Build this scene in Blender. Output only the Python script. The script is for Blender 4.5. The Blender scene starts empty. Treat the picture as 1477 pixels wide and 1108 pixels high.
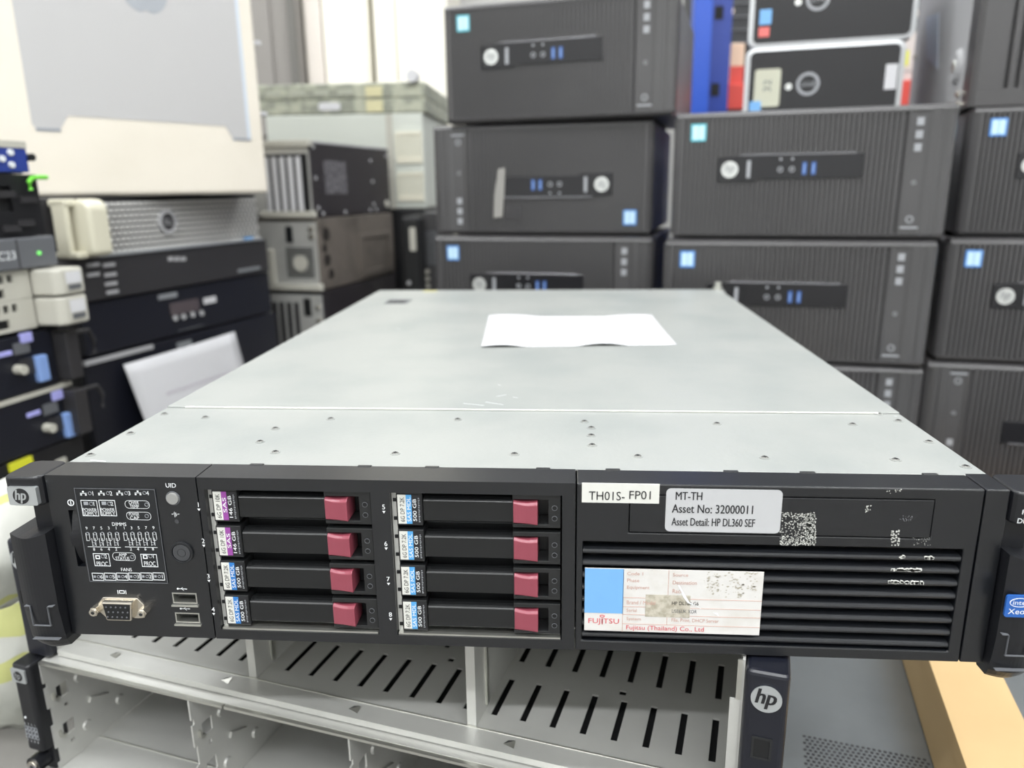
import bpy, bmesh, math, random
from mathutils import Vector, Matrix
random.seed(7)
R = math.radians
SC = bpy.context.scene
COL = SC.collection

# ------------------------------------------------------------------ camera
ZT = 0.3055                      # height of the main server's lid above the floor
CX, CY, CZ = 0.02858, -0.32326, 0.131155 + ZT
YAW, PITCH, ROLL, FPX = -0.076241, 0.25483, -0.0130526, 1089.34
_f = Vector((math.sin(YAW)*math.cos(PITCH), math.cos(YAW)*math.cos(PITCH), -math.sin(PITCH)))
_r0 = Vector((math.cos(YAW), -math.sin(YAW), 0)); _u0 = _r0.cross(_f)
_r = _r0*math.cos(ROLL) + _u0*math.sin(ROLL)
_u = -_r0*math.sin(ROLL) + _u0*math.cos(ROLL)
CAMP = Vector((CX, CY, CZ))
cd = bpy.data.cameras.new('camera'); cam = bpy.data.objects.new('camera', cd); COL.objects.link(cam)
m = Matrix((_r, _u, -_f)).transposed().to_4x4(); m.translation = CAMP
cam.matrix_world = m
cd.sensor_width = 36; cd.lens = FPX/1477*36; cd.clip_start = 0.01
cd.dof.use_dof = True; cd.dof.focus_distance = 0.372; cd.dof.aperture_fstop = 7.4
SC.camera = cam

def ray(px, py): return _f + _r*((px-738.5)/FPX) - _u*((py-554)/FPX)
def aty(px, py, y): d = ray(px, py); return CAMP + d*((y-CY)/d.y)
def atz(px, py, z): d = ray(px, py); return CAMP + d*((z-CZ)/d.z)
def hit(px, py, o, yaw):         # local (x, z) of a pixel on the upright face through o with heading yaw
    ex = Vector((math.cos(yaw), math.sin(yaw), 0)); n = Vector((-math.sin(yaw), math.cos(yaw), 0))
    d = ray(px, py); p = CAMP + d*((Vector(o)-CAMP).dot(n)/d.dot(n))
    q = p-Vector(o); return q.dot(ex), q.z

# ------------------------------------------------------------------ materials
def lin(c):
    def f(v): v /= 255; return v/12.92 if v <= 0.04045 else ((v+0.055)/1.055)**2.4
    return tuple(f(v) for v in c[:3]) + (1,)
_mats = {}
def mat(name, rgb, rough=0.5, metal=0.0, noise=None, bump=None, emit=None, spec=None, coat=0):
    if name in _mats: return _mats[name]
    M = bpy.data.materials.new(name); M.use_nodes = True; nt = M.node_tree; b = nt.nodes['Principled BSDF']
    b.inputs['Base Color'].default_value = lin(rgb); b.inputs['Roughness'].default_value = rough
    b.inputs['Metallic'].default_value = metal
    if spec is not None: b.inputs['Specular IOR Level'].default_value = spec
    if coat: b.inputs['Coat Weight'].default_value = coat; b.inputs['Coat Roughness'].default_value = 0.15
    tc = nt.nodes.new('ShaderNodeTexCoord')
    if noise:                    # (scale, rgb2, lo, hi, detail)
        n = nt.nodes.new('ShaderNodeTexNoise'); n.inputs['Scale'].default_value = noise[0]; n.inputs['Detail'].default_value = noise[4] if len(noise) > 4 else 5
        nt.links.new(tc.outputs['Object'], n.inputs['Vector'])
        cr = nt.nodes.new('ShaderNodeValToRGB'); cr.color_ramp.elements[0].position = noise[2]; cr.color_ramp.elements[1].position = noise[3]
        cr.color_ramp.elements[0].color = lin(rgb); cr.color_ramp.elements[1].color = lin(noise[1])
        nt.links.new(n.outputs['Fac'], cr.inputs['Fac']); nt.links.new(cr.outputs['Color'], b.inputs['Base Color'])
    if bump:                     # (scale, strength, distance)
        n = nt.nodes.new('ShaderNodeTexNoise'); n.inputs['Scale'].default_value = bump[0]; n.inputs['Detail'].default_value = 3
        nt.links.new(tc.outputs['Object'], n.inputs['Vector'])
        bn = nt.nodes.new('ShaderNodeBump'); bn.inputs['Strength'].default_value = bump[1]; bn.inputs['Distance'].default_value = bump[2]
        nt.links.new(n.outputs['Fac'], bn.inputs['Height']); nt.links.new(bn.outputs['Normal'], b.inputs['Normal'])
    if emit:
        b.inputs['Emission Color'].default_value = lin(emit[0]); b.inputs['Emission Strength'].default_value = emit[1]
    _mats[name] = M; return M
galv = mat('galvanised_lid', (154, 156, 153), 0.42, 0.15, noise=(14, (142, 146, 144), 0.42, 0.72, 6), bump=(420, 0.25, 0.0004))
galv_in = mat('galvanised_steel', (204, 204, 200), 0.40, 0.45, noise=(9, (186, 186, 182), 0.4, 0.7), bump=(500, 0.15, 0.0003))
screw_grey = mat('screw_grey', (118, 118, 114), 0.5, 0.3)
steel = mat('bright_steel', (205, 205, 198), 0.28, 0.9)
nickel = mat('nickel', (215, 208, 195), 0.22, 0.95)
blk = mat('black_bezel_plastic', (15, 17, 21), 0.28, 0, bump=(1800, 0.25, 0.0002), noise=(30, (18, 20, 24), 0.45, 0.7), spec=0.8)
blk2 = mat('black_ear_plastic', (22, 23, 27), 0.34, 0, bump=(1800, 0.2, 0.0002))
blk_panel = mat('dark_panel_film', (26, 28, 31), 0.35)
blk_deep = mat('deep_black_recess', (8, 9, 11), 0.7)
carrier = mat('carrier_grey_black_plastic', (32, 33, 34), 0.30)
lever_m = mat('satin_black_lever', (28, 29, 30), 0.27, 0.1)
pink = mat('dusty_rose_button', (136, 64, 77), 0.30)
white = mat('white_print', (225, 228, 230), 0.6)
grey_print = mat('grey_print', (150, 153, 158), 0.6)
black_print = mat('black_print', (25, 25, 28), 0.6)
lab_white = mat('paper_label', (206, 206, 200), 0.55)
lab_silver = mat('silver_grey_label', (184, 185, 187), 0.4, 0.1)
lab_purple = mat('purple_stripe', (140, 66, 146), 0.45)
lab_blue = mat('blue_stripe', (42, 112, 182), 0.45)
lab_blue2 = mat('light_blue_stripe', (78, 152, 208), 0.45)
lab_sky = mat('sky_blue_label', (112, 165, 216), 0.5)
lab_red = mat('red_print', (205, 84, 92), 0.6)
lab_faint = mat('faded_red_print', (192, 152, 140), 0.6)
lab_paper = mat('asset_tag_paper', (208, 206, 203), 0.5, noise=(60, (197, 193, 186), 0.5, 0.75))
lab_tan = mat('tan_tape_mark', (160, 154, 138), 0.6, noise=(300, (188, 182, 168), 0.4, 0.6))
residue = mat('label_residue', (205, 206, 200), 0.8)
silver_badge = mat('silver_badge', (196, 200, 202), 0.3, 0.7)
clear_btn = mat('clear_grey_button', (150, 150, 148), 0.2, 0.2)
dark_btn = mat('dark_power_button', (72, 73, 76), 0.3, 0.3)
green_led = mat('green_led', (120, 225, 110), 0.3, emit=((110, 230, 100), 0.6))
twr = mat('tower_bezel_black', (70, 69, 70), 0.30, 0, noise=(4, (78, 77, 78), 0.4, 0.7))
twr_gloss = mat('tower_gloss_black', (30, 30, 33), 0.16)
twr_body = mat('tower_case_steel', (120, 120, 123), 0.4, 0.1)
twr_light = mat('tower_icon_grey', (150, 152, 156), 0.4)
sil_logo = mat('silver_logo', (212, 214, 212), 0.25, 0.6)
cyan_st = mat('cyan_sticker', (92, 178, 190), 0.4)
blue_st = mat('blue_sticker', (84, 138, 205), 0.4)
sticker_in = mat('sticker_pale_centre', (186, 214, 228), 0.4)
usb_blue = mat('usb_blue', (52, 84, 140), 0.4)
tape = mat('clear_tape', (140, 138, 134), 0.3)
card = mat('cardboard', (194, 166, 122), 0.8, noise=(8, (186, 158, 114), 0.4, 0.7))
card_tape = mat('brown_tape', (196, 148, 84), 0.5)
grey_lid = mat('grey_server_lid', (140, 144, 146), 0.26, 0.6, noise=(10, (128, 132, 134), 0.4, 0.7))
hole_m = mat('vent_hole_black', (30, 31, 33), 0.8)
cream = mat('cream_white_box', (226, 219, 206), 0.6, noise=(6, (220, 213, 199), 0.5, 0.8))
mac_silver = mat('printed_silver', (184, 183, 183), 0.55)
mac_dark = mat('printed_silver_dark', (140, 145, 154), 0.55)
mac_logo = mat('printed_logo_grey', (160, 164, 170), 0.55)
handle_w = mat('ivory_handle', (212, 208, 188), 0.4)
meshm = mat('mesh_silver', (206, 205, 202), 0.35, 0.1)
strip_m = mat('dark_grey_plastic', (50, 49, 51), 0.4)
navy = mat('navy_black', (20, 22, 32), 0.42)
black_srv = mat('black_server', (22, 22, 25), 0.42)
grey_srv = mat('mid_grey_server', (96, 98, 102), 0.45)
light_srv = mat('light_grey_server', (184, 182, 172), 0.45)
lilac = mat('pale_blue_latch', (130, 160, 215), 0.4)
lilac2 = mat('lilac_tab', (165, 165, 225), 0.4)
royal = mat('royal_blue_panel', (44, 62, 140), 0.4)
lime = mat('lime_green_lever', (110, 205, 60), 0.4)
yellow = mat('yellow_tape', (214, 214, 50), 0.5)
paper = mat('white_paper', (206, 206, 209), 0.7)
bag_m = mat('white_plastic_bag', (196, 196, 190), 0.5, noise=(7, (196, 198, 190), 0.45, 0.65))
bag_y = mat('yellow_bag_print', (192, 194, 128), 0.5)
rack_blue = mat('rack_blue_paint', (40, 84, 190), 0.4)
rack_red = mat('rack_red_paint', (206, 70, 60), 0.45)
maroon = mat('maroon_box', (92, 40, 42), 0.6)
beige_srv = mat('pale_grey_green_case', (202, 206, 198), 0.45, 0.1)
olive_srv = mat('grey_olive_case', (140, 143, 130), 0.5, noise=(30, (176, 178, 160), 0.45, 0.6))
wall_m = mat('white_wall', (226, 226, 224), 0.8, bump=(40, 0.1, 0.002))
wall_d = mat('grey_wall', (205, 204, 202), 0.8)
cab_white = mat('white_cabinet_enamel', (244, 240, 228), 0.5)
cab_grey = mat('grey_cabinet_enamel', (140, 136, 132), 0.5)
concrete = mat('concrete', (120, 118, 114), 0.8, noise=(5, (100, 98, 95), 0.4, 0.7), bump=(60, 0.2, 0.002))
ceil_m = mat('ceiling_white', (235, 235, 232), 0.9)
wood = mat('pallet_wood', (150, 118, 82), 0.8, noise=(12, (128, 98, 66), 0.4, 0.7))
lampm = mat('lamp_diffuser', (250, 250, 245), 0.4, emit=((255, 252, 245), 3))
case_black = mat('pc_case_black', (50, 46, 50), 0.4, 0.3)
case_brown = mat('pc_case_worn_bronze', (112, 105, 98), 0.45, 0.2, noise=(14, (92, 86, 80), 0.45, 0.65))
side_grey = mat('grey_case_side', (168, 168, 170), 0.7, 0.0)
dell_rim = mat('silver_rim', (196, 198, 200), 0.3, 0.3)

# ------------------------------------------------------------------ text cache
_tc = {}
def text_mesh(s):
    if s in _tc: return _tc[s]
    c = bpy.data.curves.new('t', 'FONT'); c.body = s; c.size = 1; c.resolution_u = 3
    o = bpy.data.objects.new('t', c); COL.objects.link(o)
    bpy.context.view_layer.update()
    me = bpy.data.meshes.new_from_object(o.evaluated_get(bpy.context.evaluated_depsgraph_get()))
    vs = [v.co.copy() for v in me.vertices]; fs = [tuple(p.vertices) for p in me.polygons]
    bpy.data.objects.remove(o); bpy.data.curves.remove(c); bpy.data.meshes.remove(me)
    _tc[s] = (vs, fs, min(v.x for v in vs), max(v.x for v in vs), min(v.y for v in vs), max(v.y for v in vs)); return _tc[s]

# ------------------------------------------------------------------ mesh builder
class MB:
    def __init__(s, M=None):
        s.bm = bmesh.new(); s.ms = []; s.M = M or Matrix()
    def mi(s, m):
        if m not in s.ms: s.ms.append(m)
        return s.ms.index(m)
    def add(s, vs, fs, m):
        k = s.mi(m); V = [s.bm.verts.new(s.M @ Vector(v)) for v in vs]
        for f in fs:
            try: fc = s.bm.faces.new([V[i] for i in f]); fc.material_index = k
            except ValueError: pass
        return V
    def box(s, x0, x1, y0, y1, z0, z1, m):
        if x0 > x1: x0, x1 = x1, x0
        if y0 > y1: y0, y1 = y1, y0
        if z0 > z1: z0, z1 = z1, z0
        s.add([(x0,y0,z0),(x1,y0,z0),(x1,y1,z0),(x0,y1,z0),(x0,y0,z1),(x1,y0,z1),(x1,y1,z1),(x0,y1,z1)],
              [(0,3,2,1),(4,5,6,7),(0,1,5,4),(1,2,6,5),(2,3,7,6),(3,0,4,7)], m); return s
    def prism(s, pts, a, b, m, ax='y'):
        """polygon pts extruded along ax from a to b; pts are the two other coordinates in order"""
        n = len(pts)
        def P(p, t): return (p[0], t, p[1]) if ax == 'y' else ((p[0], p[1], t) if ax == 'z' else (t, p[0], p[1]))
        vs = [P(p, a) for p in pts] + [P(p, b) for p in pts]
        s.add(vs, [tuple(range(n))[::-1], tuple(range(n, 2*n))] + [(i, (i+1) % n, n+(i+1) % n, n+i) for i in range(n)], m); return s
    def cyl(s, c, r, d, m, ax='y', seg=20, r2=None):
        r2 = r if r2 is None else r2; vs = []
        for t, rr in ((0, r), (d, r2)):
            for i in range(seg):
                a = 2*math.pi*i/seg; u, v = rr*math.cos(a), rr*math.sin(a)
                p = (c[0]+u, c[1]+t, c[2]+v) if ax == 'y' else ((c[0]+u, c[1]+v, c[2]+t) if ax == 'z' else (c[0]+t, c[1]+u, c[2]+v))
                vs.append(p)
        s.add(vs, [tuple(range(seg))[::-1], tuple(range(seg, 2*seg))] + [(i, (i+1) % seg, seg+(i+1) % seg, seg+i) for i in range(seg)], m); return s
    def ring(s, cx, cz, r, w, y, m, seg=20, sx=1.0, sz=1.0, d=0.0003):
        vs = []
        for rr, yy in ((r, y), (r-w, y), (r-w, y+d), (r, y+d)):
            for i in range(seg):
                a = 2*math.pi*i/seg; vs.append((cx+rr*sx*math.cos(a), yy, cz+rr*sz*math.sin(a)))
        fs = []
        for k in range(4):
            for i in range(seg):
                j = (i+1) % seg; fs.append((k*seg+i, k*seg+j, ((k+1) % 4)*seg+j, ((k+1) % 4)*seg+i))
        s.add(vs, fs, m); return s
    def plate(s, u0, u1, v0, v1, d0, d1, holes, m, ax='xz'):
        """slab with rectangular holes; (u,v) span the plane, d the thickness"""
        us = sorted({u0, u1} | {min(max(h[k], u0), u1) for h in holes for k in (0, 1)})
        vs_ = sorted({v0, v1} | {min(max(h[k], v0), v1) for h in holes for k in (2, 3)})
        def inh(i, j):
            if i < 0 or j < 0 or i >= len(us)-1 or j >= len(vs_)-1: return True
            a = (us[i]+us[i+1])/2; b = (vs_[j]+vs_[j+1])/2
            return any(h[0] < a < h[1] and h[2] < b < h[3] for h in holes)
        def P(u, v, d): return (u, d, v) if ax == 'xz' else ((u, v, d) if ax == 'xy' else (d, u, v))
        for i in range(len(us)-1):
            for j in range(len(vs_)-1):
                if inh(i, j): continue
                a, b, c, e = us[i], us[i+1], vs_[j], vs_[j+1]
                q = [(a,c),(b,c),(b,e),(a,e)]
                F = [P(*p, d0) for p in q]; B = [P(*p, d1) for p in q]
                fs = [(0,1,2,3), (7,6,5,4)]
                for k, (di, dj) in enumerate(((0,-1),(1,0),(0,1),(-1,0))):
                    if inh(i+di, j+dj): l = (k+1) % 4; fs.append((k, k+4, l+4, l))
                s.add(F+B, fs, m)
        return s
    def frame(s, x0, x1, z0, z1, t, y, m, d=0.0002):
        s.plate(x0, x1, z0, z1, y, y+d, [(x0+t, x1-t, z0+t, z1-t)], m); return s
    def tube(s, pts, r, m, seg=8):
        pts = [Vector(p) for p in pts]; rings = []
        k = s.mi(m)
        for i, p in enumerate(pts):
            t = (pts[min(i+1, len(pts)-1)]-pts[max(i-1, 0)]).normalized()
            a = t.cross(Vector((0,0,1)));
            if a.length < 1e-3: a = t.cross(Vector((0,1,0)))
            a.normalize(); b = t.cross(a)
            rings.append([s.bm.verts.new(s.M @ (p + a*r*math.cos(2*math.pi*j/seg) + b*r*math.sin(2*math.pi*j/seg))) for j in range(seg)])
        for i in range(len(rings)-1):
            for j in range(seg):
                f = s.bm.faces.new([rings[i][j], rings[i][(j+1) % seg], rings[i+1][(j+1) % seg], rings[i+1][j]]); f.material_index = k
        for e in (rings[0], rings[-1]):
            f = s.bm.faces.new(e); f.material_index = k
        return s
    def text(s, st, x0, x1, z0, z1, y, m, rot=0, shear=0, plane='xz'):
        """text fitted into the rectangle x0..x1, z0..z1; rot=90 reads upward"""
        vs, fs, a, b, c, d = text_mesh(st); out = []
        if len(st) == 1:
            if rot in (90, -90): hh_ = (x1-x0)*(b-a)/(d-c)/2; zm_ = (z0+z1)/2; z0, z1 = zm_-hh_, zm_+hh_
            else: hh_ = (z1-z0)*(b-a)/(d-c)/2; xm_ = (x0+x1)/2; x0, x1 = xm_-hh_, xm_+hh_
        for v in vs:
            u = (v.x-a)/(b-a); w = (v.y-c)/(d-c); u2 = u + shear*(w-0.5)
            if rot == 90: X, Z = x0+(1-w)*(x1-x0), z0+u2*(z1-z0)
            elif rot == -90: X, Z = x0+w*(x1-x0), z0+(1-u2)*(z1-z0)
            elif rot == 180: X, Z = x1-u2*(x1-x0), z1-w*(z1-z0)
            else: X, Z = x0+u2*(x1-x0), z0+w*(z1-z0)
            out.append((X, y, Z) if plane == 'xz' else (X, Z, y))
        s.add(out, fs, m); return s
    def build(s, name, parent=None, bevel=0, smooth=False, seg=2, loc=None, rotz=None, weld=False):
        if weld: bmesh.ops.remove_doubles(s.bm, verts=s.bm.verts, dist=1e-6)
        bmesh.ops.recalc_face_normals(s.bm, faces=s.bm.faces)
        if smooth:
            for f in s.bm.faces: f.smooth = True
        me = bpy.data.meshes.new(name); s.bm.to_mesh(me); s.bm.free()
        for m in s.ms: me.materials.append(m)
        o = bpy.data.objects.new(name, me); COL.objects.link(o)
        if parent: o.parent = parent
        if loc is not None: o.location = loc
        if rotz is not None: o.rotation_euler[2] = rotz
        if bevel:
            b = o.modifiers.new('bevel', 'BEVEL'); b.width = bevel; b.segments = seg; b.limit_method = 'ANGLE'; b.angle_limit = R(40)
            if hasattr(b, 'harden_normals'): pass
        return o

def tag(o, label, cat, group=None):
    o['label'] = label; o['category'] = cat
    if group: o['group'] = group
    return o
def thing(name, label, cat, loc, yaw=0, group=None):
    o = bpy.data.objects.new(name, None); o.empty_display_size = 0.02; COL.objects.link(o)
    o.location = loc; o.rotation_euler = (0, 0, yaw); return tag(o, label, cat, group)
def struct(o): o['kind'] = 'structure'; return o
def W(z): return z + ZT           # heights measured from the main lid

def hp_logo(mb, cx, cz, r, y, disc, ink):
    mb.cyl((cx, y, cz), r, 0.0006, disc, seg=28)
    for q in (-0.045, 0.0, 0.045): mb.text('hp', cx-r*(0.62-q), cx+r*(0.62+q), cz-r*0.72, cz+r*0.78, y-0.0002+q*0.0005, ink, shear=0.22)
def rrect(x0, x1, z0, z1, r, n=5):
    pts = []
    for cx, cz, a0 in ((x1-r, z1-r, 0), (x0+r, z1-r, 90), (x0+r, z0+r, 180), (x1-r, z0+r, 270)):
        for i in range(n+1):
            a = R(a0+90*i/n); pts.append((cx+r*math.cos(a), cz+r*math.sin(a)))
    return pts

# ================================================================== ROOM
RX0, RX1, RY0, RY1, RZ = -2.6, 2.8, -2.4, 2.9, 2.7
o = MB().box(RX0, RX1, RY0, RY1, -0.05, 0, concrete).build('floor'); struct(o)
o = MB().box(RX0, RX1, RY0, RY1, RZ, RZ+0.05, ceil_m).build('ceiling'); struct(o)
struct(MB().box(RX0-0.05, RX0, RY0, RY1, 0, RZ, wall_m).build('wall_left'))
struct(MB().box(RX1, RX1+0.05, RY0, RY1, 0, RZ, wall_m).build('wall_right'))
struct(MB().box(RX0, RX1, RY1, RY1+0.05, 0, RZ, wall_d).build('wall_back'))
struct(MB().box(RX0, RX1, RY0-0.05, RY0, 0, RZ, wall_m).build('wall_front'))
k = 0
for lx, ly in ((-1.3, -1.9), (0.1, -1.9), (1.5, -1.9), (-1.3, -0.5), (0.1, -0.5), (1.5, -0.5), (-1.3, 1.5), (0.1, 1.7), (1.5, 1.5)):  # fittings out of view; front row added behind the camera to brighten upright faces
    L = thing('unseen_ceiling_light', 'unseen long white ceiling light fitting, front row added to brighten upright faces', 'light', (lx, ly, RZ-0.06), 0, 'ceiling lights')
    MB().box(-0.6, 0.6, -0.09, 0.09, 0.012, 0.06, ceil_m).build('housing', L)
    MB().box(-0.58, 0.58, -0.07, 0.07, 0.004, 0.012, lampm).build('diffuser', L)
    ld = bpy.data.lights.new('tube', 'AREA'); ld.shape = 'RECTANGLE'; ld.size = 1.16; ld.size_y = 0.14
    ld.energy = 24 if ly < -1 else (17 if ly < 0 else 18); ld.color = (0.955, 0.98, 1.0)
    lo = bpy.data.objects.new('tube_lamp', ld); COL.objects.link(lo); lo.location = (lx, ly, RZ-0.062)
    k += 1
wd = bpy.data.worlds.new('world'); SC.world = wd; wd.use_nodes = True
wd.node_tree.nodes['Background'].inputs[0].default_value = (0.8, 0.85, 0.9, 1); wd.node_tree.nodes['Background'].inputs[1].default_value = 0.3

# ================================================================== MAIN SERVER
HB = 0.0865; HW = 0.2225
def homog(src, dst):
    A = []
    for (x, y), (u, v) in zip(src, dst):
        A.append([x, y, 1, 0, 0, 0, -u*x, -u*y, u]); A.append([0, 0, 0, x, y, 1, -v*x, -v*y, v])
    n = 8
    for i in range(n):
        p = max(range(i, n), key=lambda r: abs(A[r][i])); A[i], A[p] = A[p], A[i]
        for r in range(n):
            if r != i:
                f = A[r][i]/A[i][i]; A[r] = [a-f*b for a, b in zip(A[r], A[i])]
    h = [A[i][8]/A[i][i] for i in range(n)]+[1]
    return lambda x, y: ((h[0]*x+h[1]*y+h[2])/(h[6]*x+h[7]*y+1), (h[3]*x+h[4]*y+h[5])/(h[6]*x+h[7]*y+1))
H = homog([(65, 687), (1459, 711), (1418, 952), (102, 913)], [(-HW, HB), (HW, HB), (HW, 0), (-HW, 0)])
Z1 = lambda u, v: H(u/3.693, 660+v/3.693)          # zoom of the control panel
Z2 = lambda u, v: H(280+u/4.103, 660+v/4.103)      # first drive cage
Z3 = lambda u, v: H(550+u/4.103, 660+v/4.103)      # second drive cage
Z4 = lambda u, v: H(830+u/4.103, 660+v/4.103)      # labels
Z5 = lambda u, v: H(1130+u/3.695, 660+v/3.695)     # grille right
def rc(pts):                                        # average rectangle of four corners TL TR BR BL
    return ((pts[0][0]+pts[3][0])/2, (pts[1][0]+pts[2][0])/2, (pts[2][1]+pts[3][1])/2, (pts[0][1]+pts[1][1])/2)
srv = thing('rack_server', 'large black-fronted rack server with pale steel lid and eight drives, in the foreground', 'server', (0, 0, W(-HB)))
BD = 0.018                                          # bezel depth
YB = 0.666                                          # rear of the chassis
s1 = (H(281, 691)[0]+H(318, 918)[0])/2
s2 = (H(833, 698)[0]+H(840, 930)[0])/2
s3 = (H(1422, 709)[0]+H(1386, 952)[0])/2
c1 = rc([Z2(85, 203), Z2(1072, 215), Z2(1110, 1035), Z2(160, 1018)])
c2 = rc([Z3(82, 213), Z3(1093, 235), Z3(1098, 1068), Z3(108, 1045)])
zc0 = (c1[2]+c2[2])/2; zc1 = (c1[3]+c2[3])/2
c1 = (c1[0], c1[1], zc0, zc1); c2 = (c2[0], c2[1], zc0, zc1)
gr = rc([Z4(65, 503), Z5(960, 490), Z5(890, 1015), Z4(65, 1078)])
SEAMY = 0.1158
# chassis: a folded steel box with a floor, sides, rear; leaves room for the drives behind the front
b = MB()
b.box(-HW, HW, BD, YB, 0.0, 0.0012, galv_in)
b.box(-HW, -HW+0.0012, BD, YB, 0.0012, HB-0.0014, galv_in); b.box(HW-0.0012, HW, BD, YB, 0.0012, HB-0.0014, galv_in)
b.box(-HW+0.0012, HW-0.0012, YB-0.0012, YB, 0.0012, HB-0.0014, galv_in)
b.box(-HW+0.0012, HW-0.0012, 0.125, 0.1262, 0.0012, HB-0.0014, galv_in)
b.build('chassis', srv)
b = MB().box(-HW, HW, BD+0.0003, SEAMY-0.0006, HB-0.0014, HB-0.0002, galv)
for px in (348, 513, 615, 782, 886, 1060, 1172, 1349):  # hook tabs along the front edge of the lid
    x = atz(px, 690, W(0)).x; b.box(x-0.0035, x+0.0035, BD-0.0012, BD+0.0012, HB-0.0016, HB+0.0003, carrier)
b.build('front_cover', srv, bevel=0.0004)
b = MB().box(-HW, HW, SEAMY, YB, HB-0.0012, HB+0.0006, galv)
b.box(-HW+0.012, HW-0.012, SEAMY-0.0014, SEAMY, HB-0.0002, HB+0.0008, steel)
b.build('access_cover', srv, bevel=0.0004)
for px, py in ((296,602),(477,604),(660,605),(843,608),(1034,611),(1230,612),(397,618),(375,637),(397,652),(570,654),(742,655),
               (920,658),(1103,660),(1292,663),(853,617),(853,628),(854,642),(128,656),(188,625),(237,597),(1296,607),(1340,637),(1395,673),(1267,597)):
    p = atz(px, py, W(0)); x = max(-HW+0.005, min(HW-0.005, p.x))
    b = MB().cyl((x, p.y, HB-0.0003), 0.0026, 0.0004, galv, 'z', 16).cyl((x, p.y, HB+0.0001), 0.0019, 0.0004, screw_grey, 'z', 14, 0.0015)
    b.box(x-0.0011, x+0.0011, p.y-0.0003, p.y+0.0003, HB+0.0006, HB+0.00068, black_print).box(x-0.0003, x+0.0003, p.y-0.0011, p.y+0.0011, HB+0.0006, HB+0.00068, black_print)
    b.build('screw', srv)
# scratches and scuffs on the lid
b = MB()
for px, py, L, dx in ((700, 580, 26, 8), (716, 572, 14, -5), (668, 582, 30, 6), (1290, 600, 4, 2), (130, 664, 22, 4), (718, 555, 4, 2), (740, 573, 7, 2), (572, 474, 5, 2)):
    p = atz(px, py, W(0.0008)); q = atz(px+L, py+dx/2, W(0.0008)); n = Vector((0, 0.0004, 0))
    z = HB+0.00075; b.add([(p.x, p.y, z), (q.x, q.y, z), (q.x, q.y+0.0007, z), (p.x, p.y+0.0007, z)], [(0, 1, 2, 3)], white)
b.build('scratch_marks', srv)
p = atz(574, 436, W(0)); MB().box(p.x-0.014, p.x+0.014, p.y-0.016, p.y+0.018, HB+0.0006, HB+0.0009, grey_srv).box(p.x-0.012, p.x+0.010, p.y-0.012, p.y-0.004, HB+0.0009, HB+0.00095, black_print).box(p.x-0.012, p.x+0.010, p.y+0.001, p.y+0.009, HB+0.0009, HB+0.00095, black_print).build('warning_sticker', srv)
p = atz(615, 424, W(0)); MB().box(p.x-0.008, p.x+0.010, YB-0.016, YB-0.006, HB+0.0006, HB+0.0009, mat('pale_yellow_sticker', (186, 180, 120), 0.6)).build('yellow_sticker', srv)
b = MB().cyl((HW-0.003, YB-0.004, HB+0.0006), 0.006, 0.004, steel, 'z', 18).cyl((HW-0.003, YB-0.004, HB+0.0046), 0.0045, 0.006, steel, 'z', 18)
b.build('thumbscrew', srv, smooth=False)

# --- bezel: control panel module
b = MB()
holes = []
us1 = rc([Z1(922, 718), Z1(1050, 722), Z1(1058, 772), Z1(930, 770)]); us2 = rc([Z1(936, 822), Z1(1062, 826), Z1(1072, 874), Z1(944, 870)])
tab = rc([Z1(372, 285), Z1(408, 285), Z1(434, 580), Z1(408, 580)]); tab = (tab[0], tab[0]+0.0042, tab[2], tab[3])
b.plate(-HW, s1-0.0003, 0, HB, 0, BD, [us1, us2, tab], blk)
b.build('control_panel', srv, bevel=0.0006, weld=True)
cp = srv.children[-1] if False else [c for c in COL.objects if c.name.startswith('control_panel')][-1]
for u in (us1, us2):
    b = MB().box(u[0], u[1], 0.010, 0.0115, u[2], u[3], blk_deep)
    b.frame(u[0]-0.0002, u[1]+0.0002, u[2]-0.0002, u[3]+0.0002, 0.0006, -0.0002, steel, 0.009)
    b.box(u[0]+0.0012, u[1]-0.0012, 0.0015, 0.010, (u[2]+u[3])/2+0.0004, (u[2]+u[3])/2+0.0022, carrier)
    b.box(u[0]-0.0008, u[1]+0.0008, -0.0012, 0.0005, u[2]-0.0016, u[2]-0.0008, steel)
    b.build('usb_port', cp)
# curved pull tab
b = MB()
n = 14; vs = []; cxt = tab[1]; 
for i in range(n+1):
    t = i/n; z = tab[2]+(tab[3]-tab[2])*t; y = 0.004-0.0046*math.sin(math.pi*t)
    x0 = tab[0]+0.0004-0.0014*math.sin(math.pi*t)
    vs += [(x0, y, z), (tab[1]-0.0004, y+0.002, z), (tab[1]-0.0004, 0.009, z), (x0+0.0006, 0.009, z)]
fs = [(4*i+k, 4*i+(k+1) % 4, 4*i+4+(k+1) % 4, 4*i+4+k) for i in range(n) for k in range(4)] + [(3, 2, 1, 0), (4*n, 4*n+1, 4*n+2, 4*n+3)]
b.add(vs, fs, blk2); b.box(tab[0], tab[1], 0.012, 0.013, tab[2], tab[3], blk_deep)
b.build('pull_tab', cp, smooth=False)
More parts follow.
